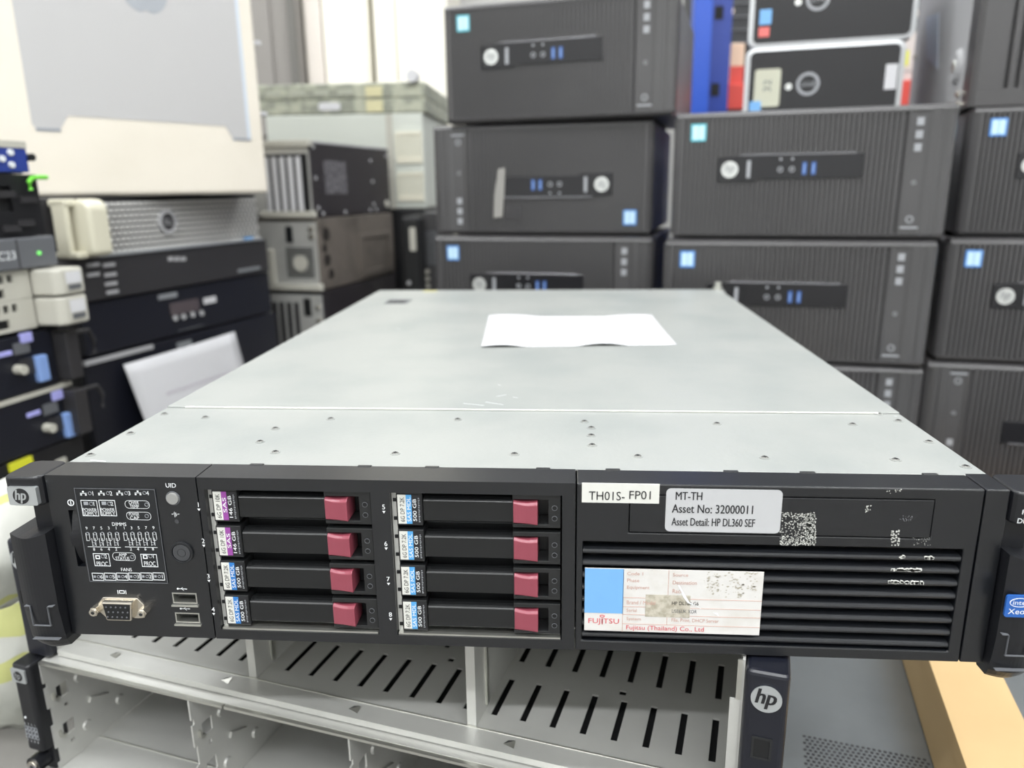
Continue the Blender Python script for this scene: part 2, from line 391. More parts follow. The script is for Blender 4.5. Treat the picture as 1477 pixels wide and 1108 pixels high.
# power pictogram, UID, heart beat
b = MB()
x, z = Z1(382, 245); b.ring(x, z, 0.0017, 0.0004, -0.00015, white); b.box(x-0.0002, x+0.0002, -0.00015, 0, z-0.001, z+0.001, white)
a = Z1(897, 143); c = Z1(955, 167); b.text('UID', a[0], c[0], c[1], a[1], -0.00015, white)
pts = [Z1(u, v) for u, v in ((928, 305), (938, 305), (942, 292), (946, 322), (950, 296), (954, 316), (958, 305), (970, 305))]
for (xa, za), (xb, zb) in zip(pts, pts[1:]):
    b.add([(xa-.0001, -0.00015, za-0.00015), (xb-.0001, -0.00015, zb-0.00015), (xb+.0001, -0.00015, zb+0.00015), (xa+.0001, -0.00015, za+0.00015)], [(0, 1, 2, 3)], white)
def usbicon(cx, cz, w):
    b.box(cx-w, cx+w*0.8, -0.00015, 0, cz-0.00012, cz+0.00012, white); b.cyl((cx-w, -0.0002, cz), 0.0005, 0.0002, white, seg=10)
    b.add([(cx+w*0.7, -0.00015, cz-0.0004), (cx+w*1.1, -0.00015, cz), (cx+w*0.7, -0.00015, cz+0.0004)], [(0, 1, 2)], white)
    b.add([(cx-w*.4, -0.00015, cz), (cx-w*.2, -0.00015, cz), (cx+w*.15, -0.00015, cz+.0009), (cx, -0.00015, cz+0.0009)], [(0, 1, 2, 3)], white)
    b.add([(cx-w*.2, -0.00015, cz), (cx, -0.00015, cz), (cx+w*.35, -0.00015, cz-.0009), (cx+w*.2, -0.00015, cz-0.0009)], [(0, 1, 2, 3)], white)
x, z = Z1(978, 697); usbicon(x, z, 0.0024); x, z = Z1(992, 801); usbicon(x, z, 0.0024)
x, z = Z1(649, 714); b.frame(x-0.0014, x+0.0014, z-0.0008, z+0.0009, 0.0003, -0.00015, white)
for s in (-1, 1): b.box(x+s*0.0021-0.00015, x+s*0.0021+0.00015, -0.00015, 0, z-0.001, z+0.001, white)
b.build('panel_markings', cp)
x, z = Z1(937, 222); b = MB().cyl((x, -0.0012, z), 0.0029, 0.003, clear_btn, seg=24, r2=0.0033); b.ring(x, z, 0.0036, 0.0005, -0.0004, grey_srv); b.build('uid_button', cp, bevel=0.0004)
x, z = Z1(955, 344); MB().cyl((x, -0.0002, z), 0.0011, 0.001, dark_btn, seg=14).build('status_led', cp)
x, z = Z1(980, 505); b = MB().cyl((x, -0.0008, z), 0.0044, 0.003, dark_btn, seg=32, r2=0.0046); b.ring(x, z, 0.0058, 0.0011, -0.0010, blk_panel, 32, d=0.003); b.ring(x, z, 0.0022, 0.0003, -0.00095, blk_panel, 20)
b.build('power_button', cp, bevel=0.0003)
# VGA connector
a = Z1(560, 745); c = Z1(738, 845); x0, x1, z1, z0 = a[0], c[0], a[1], c[1]
b = MB()
tr = lambda g: [(x0+g, z1-g), (x1-g, z1-g), (x1-0.0014-g*.8, z0+g), (x0+0.0014+g*.8, z0+g)]
b.prism(tr(0), -0.0042, 0.001, nickel); b.build('vga_connector', cp, bevel=0.0007)
vg = COL.objects[-1] if False else [c_ for c_ in COL.objects if c_.name.startswith('vga_connector')][-1]
b = MB().prism(tr(0.0009), -0.0044, -0.0040, blk_deep)
for r_, nn in ((0, 5), (1, 5), (2, 5)):
    for i in range(nn):
        b.cyl((x0+0.0026+i*(x1-x0-0.0054)/4.2+(0.0008 if r_ == 1 else 0), -0.0047, z1-0.0024-r_*(z1-z0-0.0048)/2), 0.00042, 0.0004, grey_srv, seg=8)
b.build('pin_field', vg)
zm_ = (z0+z1)/2; b = MB().prism([(x0-0.0040, zm_+0.0022), (x0-0.0010, z1+0.0007), (x1+0.0010, z1+0.0007), (x1+0.0040, zm_+0.0022), (x1+0.0040, zm_-0.0022), (x1+0.0010, z0-0.0004), (x0-0.0010, z0-0.0004), (x0-0.0040, zm_-0.0022)], -0.0008, 0.001, nickel)
b.build('flange', vg, bevel=0.0003)
for u, v in ((520, 797), (778, 805)):
    x, z = Z1(u, v); b = MB().cyl((x, -0.0042, z), 0.0025, 0.005, nickel, seg=6); b.cyl((x, -0.0049, z), 0.0020, 0.0008, nickel, seg=18); b.cyl((x, -0.0051, z), 0.0009, 0.0003, carrier, seg=12)
    b.build('jack_screw', vg, bevel=0.0003)
# diagnostic display
dp = rc([Z1(405, 165), Z1(838, 175), Z1(905, 668), Z1(477, 655)])
Hd = homog([(405, 165), (838, 175), (905, 668), (477, 655)], [(dp[0], dp[3]), (dp[1], dp[3]), (dp[1], dp[2]), (dp[0], dp[2])])
Yd = -0.0006
b = MB().box(dp[0], dp[1], -0.0004, 0.001, dp[2], dp[3], blk_panel); b.frame(dp[0], dp[1], dp[2], dp[3], 0.00025, Yd, grey_srv, 0.0003)
def D(u, v): return Hd(u, v)
def dt(s, u0, u1, v0, v1):
    a = D(u0, v1); c = D(u1, v0); xm = (D((u0+u1)/2, (v0+v1)/2)[0]); w = (c[0]-a[0])/2
    b.text(s, xm-w, xm+w, a[1], c[1], Yd, white)
def dframe(u0, u1, v0, v1, t=0.00022):
    xm, zm = D((u0+u1)/2, (v0+v1)/2); w = (u1-u0)/2*0.0000889; h = (v1-v0)/2*0.0000925
    b.frame(xm-w, xm+w, zm-h, zm+h, t, Yd, white)
def dled(u, v, r=0.0010):
    x, z = D(u, v); b.ring(x, z, r, 0.0002, Yd, grey_print, 12); b.cyl((x, Yd+0.0001, z), r*0.8, 0.0001, carrier, seg=12)
for i, u in enumerate((455, 552, 650, 748)):
    x, z = D(u, 192); b.box(x-0.0016, x+0.0016, Yd, Yd+.0001, z-0.00012, z+0.00012, white)
    for q in (-0.0012, 0, 0.0012): b.box(x+q-0.0004, x+q+0.0004, Yd, Yd+.0001, (z+0.0004 if q == 0 else z-0.0012), (z+0.0012 if q == 0 else z-0.0004), white)
    dled(u+35, 193, 0.0009); dt(str(i+1), u+46, u+58, 183, 204)
for i, u in enumerate((488, 585)):
    dframe(u-46, u+46, 225, 314); x, z = D(u-20, 245); b.box(x-0.0011, x+0.0011, Yd, Yd+.0001, z-0.0008, z+0.0009, grey_print)
    dled(u+8, 247); dt(str(i+1), u+18, u+28, 237, 257); dt('POWER', u-36, u+36, 270, 287); dt('SUPPLY', u-34, u+38, 289, 306)
for v, t1, t2 in ((252, 'OVER', 'TEMP'), (311, 'POWER', 'CAP')):
    xm, zm = D(744+(v-252)*0.13, v); w, h = 0.0062, 0.0021
    P = rrect(xm-w, xm+w, zm-h, zm+h, 0.0019, 4); Q = rrect(xm-w+.0002, xm+w-.0002, zm-h+.0002, zm+h-.0002, 0.0017, 4); n = len(P)
    b.add([(p[0], Yd, p[1]) for p in P]+[(q[0], Yd, q[1]) for q in Q], [(i, (i+1) % n, n+(i+1) % n, n+i) for i in range(n)], white)
    dt(t1, 700, 752, v-18, v-2); dt(t2, 702+4, 748+4, v+2, v+18); dled(794, v+1)
dt('DIMMS', 608, 682, 345, 361)
for side, us, nums in ((0, (468, 508, 548, 588, 628), '97531'), (1, (672, 711, 750, 790, 830), '13579')):
    for i, u in enumerate(us):
        dt(nums[i], u-6, u+6, 365, 380); dled(u+4, 402, 0.0008)
        for q in (-9, 9):
            x, z = D(u+6+q, 418); b.box(x-0.0001, x+0.0001, Yd, Yd+.0001, z-0.0017, z+0.0020, white)
        x, z = D(u+6, 438); b.box(x-0.0008, x+0.0008, Yd, Yd+.0001, z-0.0001, z+0.0001, white)
for us, nums in (((506, 546, 586, 626), '8642'), ((706, 745, 785, 826), '2468')):
    for i, u in enumerate(us):
        dt(nums[i], u-6, u+6, 476, 491); dled(u, 456, 0.0008)
        for q in (-9, 9):
            x, z = D(u+q, 445); b.box(x-0.0001, x+0.0001, Yd, Yd+.0001, z-0.0022, z+0.0019, white)
for u0, u1, v in ((472, 650, 470), (674, 850, 472)):
    a = D(u0, v); c = D(u1, v); b.box(a[0], c[0], Yd, Yd+.0001, a[1]-0.0001, a[1]+0.0001, white)
for u, nm in ((546, '2'), (805, '1')):
    dframe(u-46, u+46, 503 if nm == '2' else 508, 577 if nm == '2' else 582); x, z = D(u-22, 526); b.frame(x-0.0011, x+0.0011, z-0.001, z+0.001, 0.0004, Yd, white)
    dled(u+6, 522); dt(nm, u+17, u+28, 512, 532); dt('PROC', u-26, u+32, 550, 572)
xm, zm = D(668, 523); w, h = 0.0059, 0.0022
P = rrect(xm-w, xm+w, zm-h, zm+h, 0.002, 4); Q = rrect(xm-w+.0002, xm+w-.0002, zm-h+.0002, zm+h-.0002, 0.0018, 4); n = len(P)
b.add([(p[0], Yd, p[1]) for p in P]+[(q[0], Yd, q[1]) for q in Q], [(i, (i+1) % n, n+(i+1) % n, n+i) for i in range(n)], white)
dt('AMP', 640, 682, 506, 521); dt('STATUS', 624, 696, 525, 541); dled(712, 525)
dt('FANS', 652, 708, 584, 600)
for i in range(6):
    u = 523+i*66.5; dframe(u-33, u+33, 608, 652); x, z = D(u-18, 629); b.box(x-0.0006, x+0.0006, Yd, Yd+.0001, z-0.0006, z+0.0006, grey_print); dled(u+3, 630, 0.0008); dt(str(6-i), u+14, u+25, 620, 639)
b.build('diagnostic_display', cp)

# --- bezel: drive cage surround
b = MB().plate(s1+0.0003, s2-0.0003, 0, HB, 0, BD, [c1, c2], blk)
for i, (zf, pts) in enumerate(((Z2, ((45, 300), (70, 510), (97, 715), (122, 908))), (Z3, ((43, 315), (53, 527), (64, 732), (74, 937))))):
    for j, (u, v) in enumerate(pts):
        x, z = zf(u, v); b.text(str(i*4+j+1), x-0.0014, x+0.0014, z+0.0002, z+0.0026, -0.00015, white)
        b.add([(x-0.0008, -0.00015, z-0.0006), (x+0.0008, -0.00015, z-0.0006), (x, -0.00015, z-0.0019)], [(0, 1, 2)], white)
b.build('drive_bezel', srv, bevel=0.0006, weld=True)
for c in (c1, c2):
    b = MB()
    b.box(c[0], c[1], 0.0125, 0.124, c[2]-0.0009, c[2]-0.0001, galv_in)
    b.box(c[0]+0.0006, c[1]-0.0006, 0.0005, 0.0115, c[2]+0.0001, c[2]+0.0010, steel)
    b.box(c[0]+0.0002, c[0]+0.0024, 0.003, 0.0045, c[2]+0.001, c[3], galv_in)
    for i in range(8): zz = c[2]+0.004+i*(c[3]-c[2])/8; b.box(c[0]+0.0009, c[0]+0.0024, 0.0024, 0.0032, zz, zz+0.0016, blk_deep)
    b.box(c[0], c[1], 0.1225, 0.124, c[2], c[3], blk_deep)
    b.build('drive_cage', srv)
# --- bezel: vented right part with blank optical bay
zl = [0]
ob = rc([Z4(347, 232), Z5(815, 235), Z5(795, 435), Z4(347, 452)])
b = MB().plate(s2+0.0003, s3-0.0003, 0, HB, 0, BD, [gr, ob], blk); b.build('vent_bezel', srv, bevel=0.0006, weld=True)
vb = [c_ for c_ in COL.objects if c_.name.startswith('vent_bezel')][-1]
MB().box(ob[0]+0.0003, ob[1]-0.0003, -0.0001, 0.012, ob[2]+0.0004, ob[3]-0.0003, blk).build('drive_blank', vb, bevel=0.0003)
louver_m = mat('louver_plastic', (26, 28, 32), 0.34, spec=0.8)
def louver(zc_):
    b = MB(); x0, x1 = gr[0]+0.0001, gr[1]-0.0001
    b.prism([(0.0060, zc_+0.0014), (0.0022, zc_+0.0012), (0.0009, zc_+0.0006), (0.0006, zc_-0.0004), (0.0010, zc_-0.0014), (0.0028, zc_-0.0019), (0.0120, zc_-0.0020), (0.0125, zc_-0.0002)], x0, x1, louver_m, ax='x')
    return b.build('louver', vb)
GN = 8; gp = (gr[3]-gr[2])/(GN+0.25)
for i in range(GN): louver(gr[3]-gp*(i+0.80)+0.0002)
b = MB().box(gr[0], gr[1], 0.0165, 0.0175, gr[2], gr[3], blk_deep)
for i in range(16): x = gr[0]+(i+0.5)*(gr[1]-gr[0])/16; b.box(x-0.0022, x+0.0022, 0.0145, 0.0165, gr[2], gr[3], blk)
b.build('grille_backing', vb)
# residue and scuffs
b = MB(); rr = random.Random(3)
def specks(u0, u1, v0, v1, n, s, zf=Z5, y=-0.00025, m=residue, dense=None):
    for i in range(n):
        u = rr.uniform(u0, u1); v = rr.uniform(v0, v1)
        if dense and rr.random() > dense(u, v): continue
        x, z = zf(u, v); w = rr.uniform(.3, 1)*s; h = rr.uniform(.3, 1)*s
        k = rr.randint(4, 6); a0 = rr.random()*6
        b.add([(x+w*math.cos(a0+2*math.pi*j/k)*rr.uniform(.6, 1), y, z+h*math.sin(a0+2*math.pi*j/k)*rr.uniform(.6, 1)) for j in range(k)], [tuple(range(k))], m)
specks(0, 185, 300, 470, 700, 0.0005, dense=lambda u, v: 1 if (u > 125 or v > 425 or v < 325) else 0.35)
specks(135, 188, 310, 468, 250, 0.0007)
specks(585, 630, 390, 470, 50, 0.0006); specks(450, 480, 265, 300, 14, 0.0005); specks(560, 640, 180, 205, 12, 0.0004); specks(630, 700, 315, 345, 26, 0.0003, m=grey_print); specks(700, 790, 430, 470, 26, 0.0003)
b.build('label_residue', vb)
b = MB()
for zi in range(3):
    zc_ = gr[3]-gp*(zi+0.80)+0.0002
    for x_, z_, w in ((580, 0, 60), (640, 0, 110)) if zi else ((620, 0, 20), (750, 0, 40)):
        x, _ = Z5(x_, 600); wd_ = w*0.00009
        for k in range(int(w/3)):
            xx = x+rr.uniform(0, wd_); l = rr.uniform(.0004, .0012)
            b.box(xx, xx+l, 0.0004, 0.0016, zc_-rr.uniform(0, .0007), zc_+rr.uniform(0.0002, .0009), residue)
b.build('paint_scuffs', vb)
# labels
b = MB(); q = rc([Z4(68, 172), Z4(528, 182), Z4(523, 277), Z4(70, 277)]); b.box(q[0], q[1], -0.0004, 0, q[2], q[3]+0.001, lab_white)
a = Z4(110, 258); c = Z4(322, 212); b.text('TH01S-', a[0], c[0], a[1], c[1], -0.00055, black_print)
a = Z4(348, 254); c = Z4(476, 208); b.text('FP01', a[0], c[0], a[1], c[1], -0.00055, black_print)
b.build('name_label', vb)['label'] = 'cream label reading TH01S- FP01'
b = MB(); q = rc([Z4(563, 195), Z4(1248, 205), Z4(1232, 455), Z4(560, 438)])
b.prism(rrect(q[0], q[1], q[2], q[3], 0.0022), -0.0004, 0, lab_silver)
for s, u0, u1, v0, v1 in (('MT-TH', 620, 778, 215, 258), ('Asset No: 32000011', 597, 1075, 292, 332), ('Asset Detail: HP DL360 SEF', 594, 1085, 370, 405)):
    a = Z4(u0, v1); c = Z4(u1, v0); b.text(s, a[0], c[0], a[1], c[1], -0.00055, black_print); b.text(s, a[0]+.00012, c[0]+.00012, a[1], c[1], -0.00056, black_print)
b.build('asset_label', vb)['label'] = 'rounded silver grey label with the asset number'
q = rc([Z4(77, 657), Z4(1132, 670), Z4(1110, 1030), Z4(80, 1018)]); fx0, fx1, fz0, fz1 = q
Hf = homog([(77, 657), (1132, 670), (1110, 1030), (80, 1018)], [(fx0, fz1), (fx1, fz1), (fx1, fz0), (fx0, fz0)])
b = MB().box(fx0, fx1, -0.0004, 0.0002, fz0, fz1, lab_paper); yl = -0.0005
a = Hf(78, 660); c = Hf(309, 918); b.box(fx0, c[0], yl, yl+.0001, c[1], fz1, lab_sky)
for u in (309, 577): a = Hf(u, 664); c = Hf(u, 1024 if u == 309 else 980); b.box(a[0]-.0001, a[0]+.0001, yl, yl+.0001, c[1], fz1, lab_faint)
for v, u0 in ((825, 309), (877, 309), (922, 309), (976, 309)): a = Hf(u0, v); b.box(a[0], fx1, yl, yl+.0001, a[1]-.0001, a[1]+.0001, lab_faint)
def ft(s, u0, u1, v0, v1, m=lab_faint):
    a = Hf(u0, v1); c = Hf(u1, v0); b.text(s, a[0], c[0], a[1], c[1], yl-.0001, m)
ft('FUJITSU', 104, 286, 948, 984, lab_red); x, z = Hf(186, 934); b.ring(x, z, 0.0010, 0.0003, yl-.0001, lab_red, 16, 1.2, .7)
x, z = Hf(187, 960); b.box(x-.0002, x+.0002, yl-.0001, yl, z-.002, z+.001, lab_red)
ft('Code 1', 330, 424, 676, 694); ft('Phase', 330, 402, 714, 734); ft('Equipment', 330, 464, 756, 778)
ft('Source', 600, 690, 680, 698); ft('Destination', 600, 742, 724, 744); ft('Rack', 600, 662, 772, 794)
ft('Brand / Model', 330, 500, 842, 862); ft('Serial', 330, 390, 888, 906); ft('System', 330, 416, 938, 960)
b.box(*(lambda p, r: (p[0], r[0], yl-.00005, yl, r[1], p[1]))(Hf(442, 805), Hf(702, 936)), lab_tan)
ft('HP DL380 G6', 597, 755, 844, 862, black_print); ft('File, Print, DHCP Server', 597, 874, 942, 962)
ft('Fujitsu (Thailand) Co., Ltd', 330, 788, 988, 1016, lab_red)
ft('USE6UK XOR', 597, 745, 890, 908, grey_srv)
for k in range(150):
    x, z = Hf(rr.uniform(780, 1095), rr.uniform(672, 815)); s_ = rr.uniform(.0001, .0008); b.add([(x-s_, yl-.0001, z), (x, yl-.0001, z-s_*.6), (x+s_, yl-.0001, z+s_*.2), (x, yl-.0001, z+s_*.5)], [(0, 1, 2, 3)], lab_tan)
pts = [Hf(u, v) for u, v in ((628, 745), (648, 780), (662, 815), (690, 850), (730, 862), (770, 884), (765, 878), (700, 845), (672, 800), (640, 748))]
b.add([(p[0], yl-.0002, p[1]) for p in pts], [tuple(range(10))], white)
x, z = Hf(855, 912); b.add([(x-.0015, yl-.0002, z+.001), (x+.0015, yl-.0002, z-.001), (x+.001, yl-.0002, z+.0008)], [(0, 1, 2)], white)
b.build('inventory_label', vb)['label'] = 'white form label with a sky blue block and red lettering'

# --- narrow end cap right and both ears
MB().box(s3+0.0003, HW, 0, BD+0.002, 0, HB, blk).build('end_cap', srv, bevel=0.0006)
def ear(sx):
    E_ = MB(Matrix.Scale(sx, 4, (1, 0, 0)))       # built for the left (sx=1), mirrored for the right
    X0, X1 = -0.2420, -HW-0.0006
    E_.prism(rrect(X0, X1, 0, 0.0236, 0.0046, 4), HB-0.0150, HB, blk2, ax='z')
    ear_o = E_.build('rack_ear', srv, bevel=0.0012, seg=3)
    ear_o.location = (0, -0.0035, 0)
    E_ = MB(Matrix.Scale(sx, 4, (1, 0, 0))); E_.box(-0.2340, X1, 0.004, 0.0195, 0.0, HB-0.0152, blk2); E_.build('ear_column', ear_o, loc=(0, 0.0035, 0))
    # lever with a dished top edge and rounded front
    E_ = MB(Matrix.Scale(sx, 4, (1, 0, 0)))
    n = 10; x0, x1 = -0.2408, -HW-0.0004; vs = []
    lv = [0.0585, 0.045, 0.03, 0.018, 0.017, 0.002, -0.0005, -0.004, -0.0062]
    for j, z in enumerate(lv):
        for i in range(n+1):
            t = i/n; x = x0+(x1-x0)*t; y = -0.0060-0.0026*math.sin(math.pi*t)
            if z < 0.003: y += 0.0015+(0.003-z)**2*60
            zz = z-(0.0016*math.sin(math.pi*t) if j == 0 else 0)
            if z < 0: x = (x0+x1)/2+(x-(x0+x1)/2)*(1-(-z)*28)
            vs.append((x, y, zz))
    nb = len(vs); vs += [(v[0], 0.0125 if v[2] > 0.0 else 0.008, v[2]) for v in vs]
    fs = []
    J = len(lv)
    for j in range(J-1):
        for i in range(n):
            a = j*(n+1)+i; fs.append((a, a+1, a+n+2, a+n+1)); fs.append((nb+a, nb+a+n+1, nb+a+n+2, nb+a+1))
    for i in range(n):
        fs.append((i, nb+i, nb+i+1, i+1)); a = (J-1)*(n+1)+i; fs.append((a, a+1, nb+a+1, nb+a))
    for j in range(J-1):
        a = j*(n+1); fs.append((a, a+n+1, nb+a+n+1, nb+a)); a += n; fs.append((a, nb+a, nb+a+n+1, a+n+1))
    E_.add(vs, fs, blk2)
    # moulded groove lines on the lever
    E_.box(-0.2352, -0.2262, -0.00905, -0.0080, 0.0098, 0.0101, grey_srv)
    E_.box(-0.2370, -0.2232, -0.0092, -0.0070, 0.00225, 0.0026, grey_srv)
    for a_, c_ in ((-0.2385, -0.2356), (-0.2266, -0.2238)): E_.box(a_, c_, -0.0088, -0.0066, 0.0203, 0.0206, grey_srv)
    for a_ in (-0.2356, -0.2266): E_.box(a_-.00012, a_+.00012, -0.0089, -0.0080, 0.0098, 0.0204, grey_srv)
    lo = E_.build('release_lever', ear_o, loc=(0, 0.0035, 0))
    return ear_o, lo
le, ll = ear(1)
b = MB(); b.prism(rrect(-0.2390, -0.2246, 0.0726, 0.0820, 0.0008), -0.0012, 0.003, silver_badge)
cx, cz = -0.2325, 0.0773; b.cyl((cx, -0.00135, cz), 0.0040, 0.0003, black_print, seg=28)
for q in (-0.0002, 0.0, 0.0002): b.text('hp', cx-0.0026+q, cx+0.0026+q, cz-0.0036, cz+0.0034, -0.0015+q*.1, silver_badge, shear=0.22)
b.build('silver_badge', le, loc=(0, 0.0, 0))
re_, rl = ear(-1)
b = MB(); b.text('DL380 G6', 0.2250, 0.2390, 0.0726, 0.0749, -0.0002, white); b.text('ProLiant', 0.2264, 0.2390, 0.0768, 0.0790, -0.0002, white); b.build('model_name', re_)
b = MB(); b.prism(rrect(0.2262, 0.2378, 0.0245, 0.0352, 0.0012), -0.0095, -0.0085, mat('xeon_blue', (40, 92, 168), 0.35))
b.ring(0.232, 0.0318, 0.0040, 0.0003, -0.0097, white, 24, 1.1, 0.55); b.text('intel', 0.2290, 0.2350, 0.0308, 0.0330, -0.0097, white); b.text('Xeon', 0.2275, 0.2365, 0.0262, 0.0288, -0.0097, white)
b.build('processor_badge', rl, loc=(-0.0037, 0, 0.0055))

# ================================================================== HOT-SWAP DRIVES
def make_drive(kind, w, h):
    cc, c2_, c3 = {'146': (lab_purple, 'SAS', '146 GB'), '500': (lab_blue, 'SAS MDL', '500 GB'), '500b': (lab_blue2, 'SAS MDL', '500 GB')}[kind]
    t = thing('hard_drive', 'x', 'hard drive', (0, 0, 0), 0, 'hot-swap drives in the foreground server')
    lb = 0.0118                                     # label block width
    xr = w-0.0225
    b = MB()
    b.box(0, w, 0.012, 0.105, 0.0006, h-0.0006, carrier)
    b.box(0, lb+0.0006, 0.001, 0.012, 0.0, h, carrier)
    b.plate(xr, w, 0, h, 0.001, 0.012, [(xr+0.0006, w-0.0058, 0.0018, h-0.0024)], carrier)
    b.build('carrier', t, bevel=0.0004, weld=False)
    b = MB().prism([(0.0045, h-0.0022), (0.0020, h-0.0034), (0.0014, h-0.0040), (0.0014, 0.0024), (0.0035, 0.0018), (0.0075, 0.0018), (0.0075, h-0.0022)], lb+0.0008, xr+0.0006, lever_m, ax='x')
    b.build('lever', t, bevel=0.0003)
    b = MB(); x0, x1, z0, z1 = xr+0.0004, xr+0.0118, 0.0024, h-0.0028
    vs = []
    for i in range(7):
        tt = i/6; x = x0+(x1-x0)*tt; y = -0.0002-0.0020*tt**1.5; zt = z1-0.0008*math.sin(math.pi*tt)
        vs += [(x, y+0.0012, zt), (x, y, zt-0.0010), (x, y, z0+0.0006), (x, y+0.0008, z0), (x, 0.0115, z0), (x, 0.0115, zt)]
    fs = [(6*i+k, 6*i+(k+1) % 6, 6*i+6+(k+1) % 6, 6*i+6+k) for i in range(6) for k in range(6)]+[(0, 5, 4, 3, 2, 1), (36, 37, 38, 39, 40, 41)]
    b.add(vs, fs, pink); b.build('release_button', t, bevel=0.0003)['label'] = 'dusty rose release button'
    b = MB(); m_ = 0.0007; L0, L1 = m_, lb; y = 0.0008; z0, z1 = 0.0009, h-0.0009; ww = L1-L0
    b.box(L0, L0+ww*.36, y, y+.0002, z0, z1, lab_white); b.box(L0+ww*.36, L0+ww*.60, y, y+.0002, z0, z1, cc); b.box(L0+ww*.60, L1, y, y+.0002, z0, z1, black_print)
    b.text('6G DP 10K' if kind == '146' else '6G DP 7.2K', L0+ww*.10, L0+ww*.29, z0+.001, z1-.0012, y-.0001, black_print, rot=90)
    b.text(c2_, L0+ww*.40, L0+ww*.56, z0+(.004 if kind == '146' else .0012), z1-(.003 if kind == '146' else .0012), y-.0001, white, rot=90)
    b.text(c3, L0+ww*.645, L0+ww*.80, z0+.0014, z1-.002, y-.0001, white, rot=90)
    for k in range(14): zz = z0+.001+k*(z1-z0-.002)/14; b.box(L0+ww*.88, L0+ww*(.93 if k % 3 else .95), y-.0001, y, zz, zz+.0004, grey_print)
    b.build('capacity_label', t)
    for zz in (h*0.62, h*0.30):
        b = MB().cyl((w-0.0029, 0.0007, zz), 0.0011, 0.0006, blk_deep, seg=14); b.ring(w-0.0029, zz, 0.0013, 0.0002, 0.0006, grey_srv, 14); b.build('led', t)
    return t
def dup(root):
    r = root.copy(); COL.objects.link(r)
    for ch in list(root.children):
        c = ch.copy(); COL.objects.link(c); c.parent = r
        for g in list(ch.children):
            d = g.copy(); COL.objects.link(d); d.parent = c
    return r
pitch = (c1[3]-c1[2]-0.0004)/4; dh = pitch-0.0022; dw = c1[1]-c1[0]-0.0030
protos = {k_: make_drive(k_, dw, dh) for k_ in ('146', '500', '500b')}
used = set()
info = {0: [('146', 'first drive carrier beside the printed 1, purple striped 146 GB label'), ('146', 'second drive carrier beside the printed 2, purple striped 146 GB label'),
            ('500', 'third drive carrier beside the printed 3, blue striped 500 GB label'), ('500', 'bottom drive carrier of the left bay beside the printed 4, blue striped label')],
        1: [('500b', 'top drive carrier of the right bay beside the printed 5, blue striped label'), ('500b', 'drive carrier beside the printed 6, pink latch, blue striped 500 GB label'),
            ('500b', 'drive carrier beside the printed 7, pink latch, blue striped 500 GB label'), ('500b', 'bottom drive carrier of the right bay beside the printed 8, blue striped label')]}
for ci, c in enumerate((c1, c2)):
    for i, (kd, lab) in enumerate(info[ci]):
        t = protos[kd] if kd not in used else dup(protos[kd]); used.add(kd)
        t['label'] = lab
        t.location = (c[0]+0.0026, 0.0006, W(-HB)+c[3]-pitch*(i+1)+0.0016)
        t.rotation_euler = (0, 0, 0)

# ================================================================== ENCLOSURES UNDERNEATH
YA = R(-14.1)
A0 = Vector((-0.318, 0.106, W(-0.1712)))
def slots_row(y0, y1, xs): return [(x-0.0019, x+0.0019, y0, y1) for x in xs]
encA = thing('disk_enclosure', 'empty steel drive enclosure with slotted tray floor, directly under the black server', 'server chassis', A0, YA)
EW = 0.445; ED = 0.56; EH = -0.0875+0.1712
xs = [0.0035+0.01785*k for k in range(1, 25)]
xs = [x for x in xs if abs(x-0.148) > 0.004 and abs(x-0.298) > 0.004 and x < 0.438]
holes = []
for r_ in range(8): holes += slots_row(0.0265+r_*0.054, 0.0265+r_*0.054+0.0355, xs)
holes += [(0.374, 0.378, 0.067, 0.071), (0.26, 0.264, 0.067, 0.071)]
b = MB().plate(0.0012, EW-0.0012, 0.0, ED, 0.0, 0.0010, holes, galv_in, ax='xy')
b.box(0.0012, EW-0.0012, -0.0012, 0.0008, -0.0028, 0.0012, galv_in)
b.box(0.0012, EW-0.0012, 0.0128, 0.0136, 0.0010, 0.0014, steel)
for x in (0.04, 0.13, 0.222, 0.32, 0.40):
    b.add([(x, 0.0055, 0.0011), (x+0.007, 0.0035, 0.0011), (x+0.0065, 0.0085, 0.0024)], [(0, 1, 2)], steel)
    b.add([(x, 0.0055, 0.0011), (x+0.0065, 0.0085, 0.0024), (x+0.002, 0.0090, 0.0011)], [(0, 1, 2)], blk_panel)
b.build('slotted_tray', encA, weld=True)
def hem(x): return x
for x in (0.148, 0.298):
    b = MB(); b.box(x-0.0028, x+0.0028, 0.014, 0.0150, 0.0010, EH-0.0012, galv_in)
    b.box(x-0.0028, x-0.0020, 0.0150, 0.50, 0.0010, EH-0.0012, galv_in); b.box(x+0.0020, x+0.0028, 0.0150, 0.50, 0.0010, EH-0.0012, galv_in)
    b.box(x+0.0028, x+0.0040, 0.030, 0.034, 0.004, EH-0.012, steel)
    b.build('bay_divider', encA)
b = MB(); b.box(0, 0.0012, 0, ED, -0.0028, EH, galv_in); b.build('side_wall', encA)
b = MB(); b.plate(0, ED, -0.0028, EH, EW-0.0012, EW, [(0.010, 0.020, 0.010, 0.020), (0.010, 0.020, 0.052, 0.062)], galv_in, ax='yz'); b.box(EW-0.0060, EW-0.0012, -0.0004, 0.0008, -0.0028, EH-0.022, galv_in); b.box(EW-0.0034, EW-0.0012, -0.0004, 0.0008, EH-0.022, EH, steel); b.build('side_wall', encA)
MB().box(0.0012, EW-0.0012, 0.05, ED, EH-0.0010, EH, galv_in).build('top_sheet', encA)
MB().box(0.0012, EW-0.0012, ED-0.0012, ED, 0.001, EH-0.001, blk_panel).build('backplane', encA)
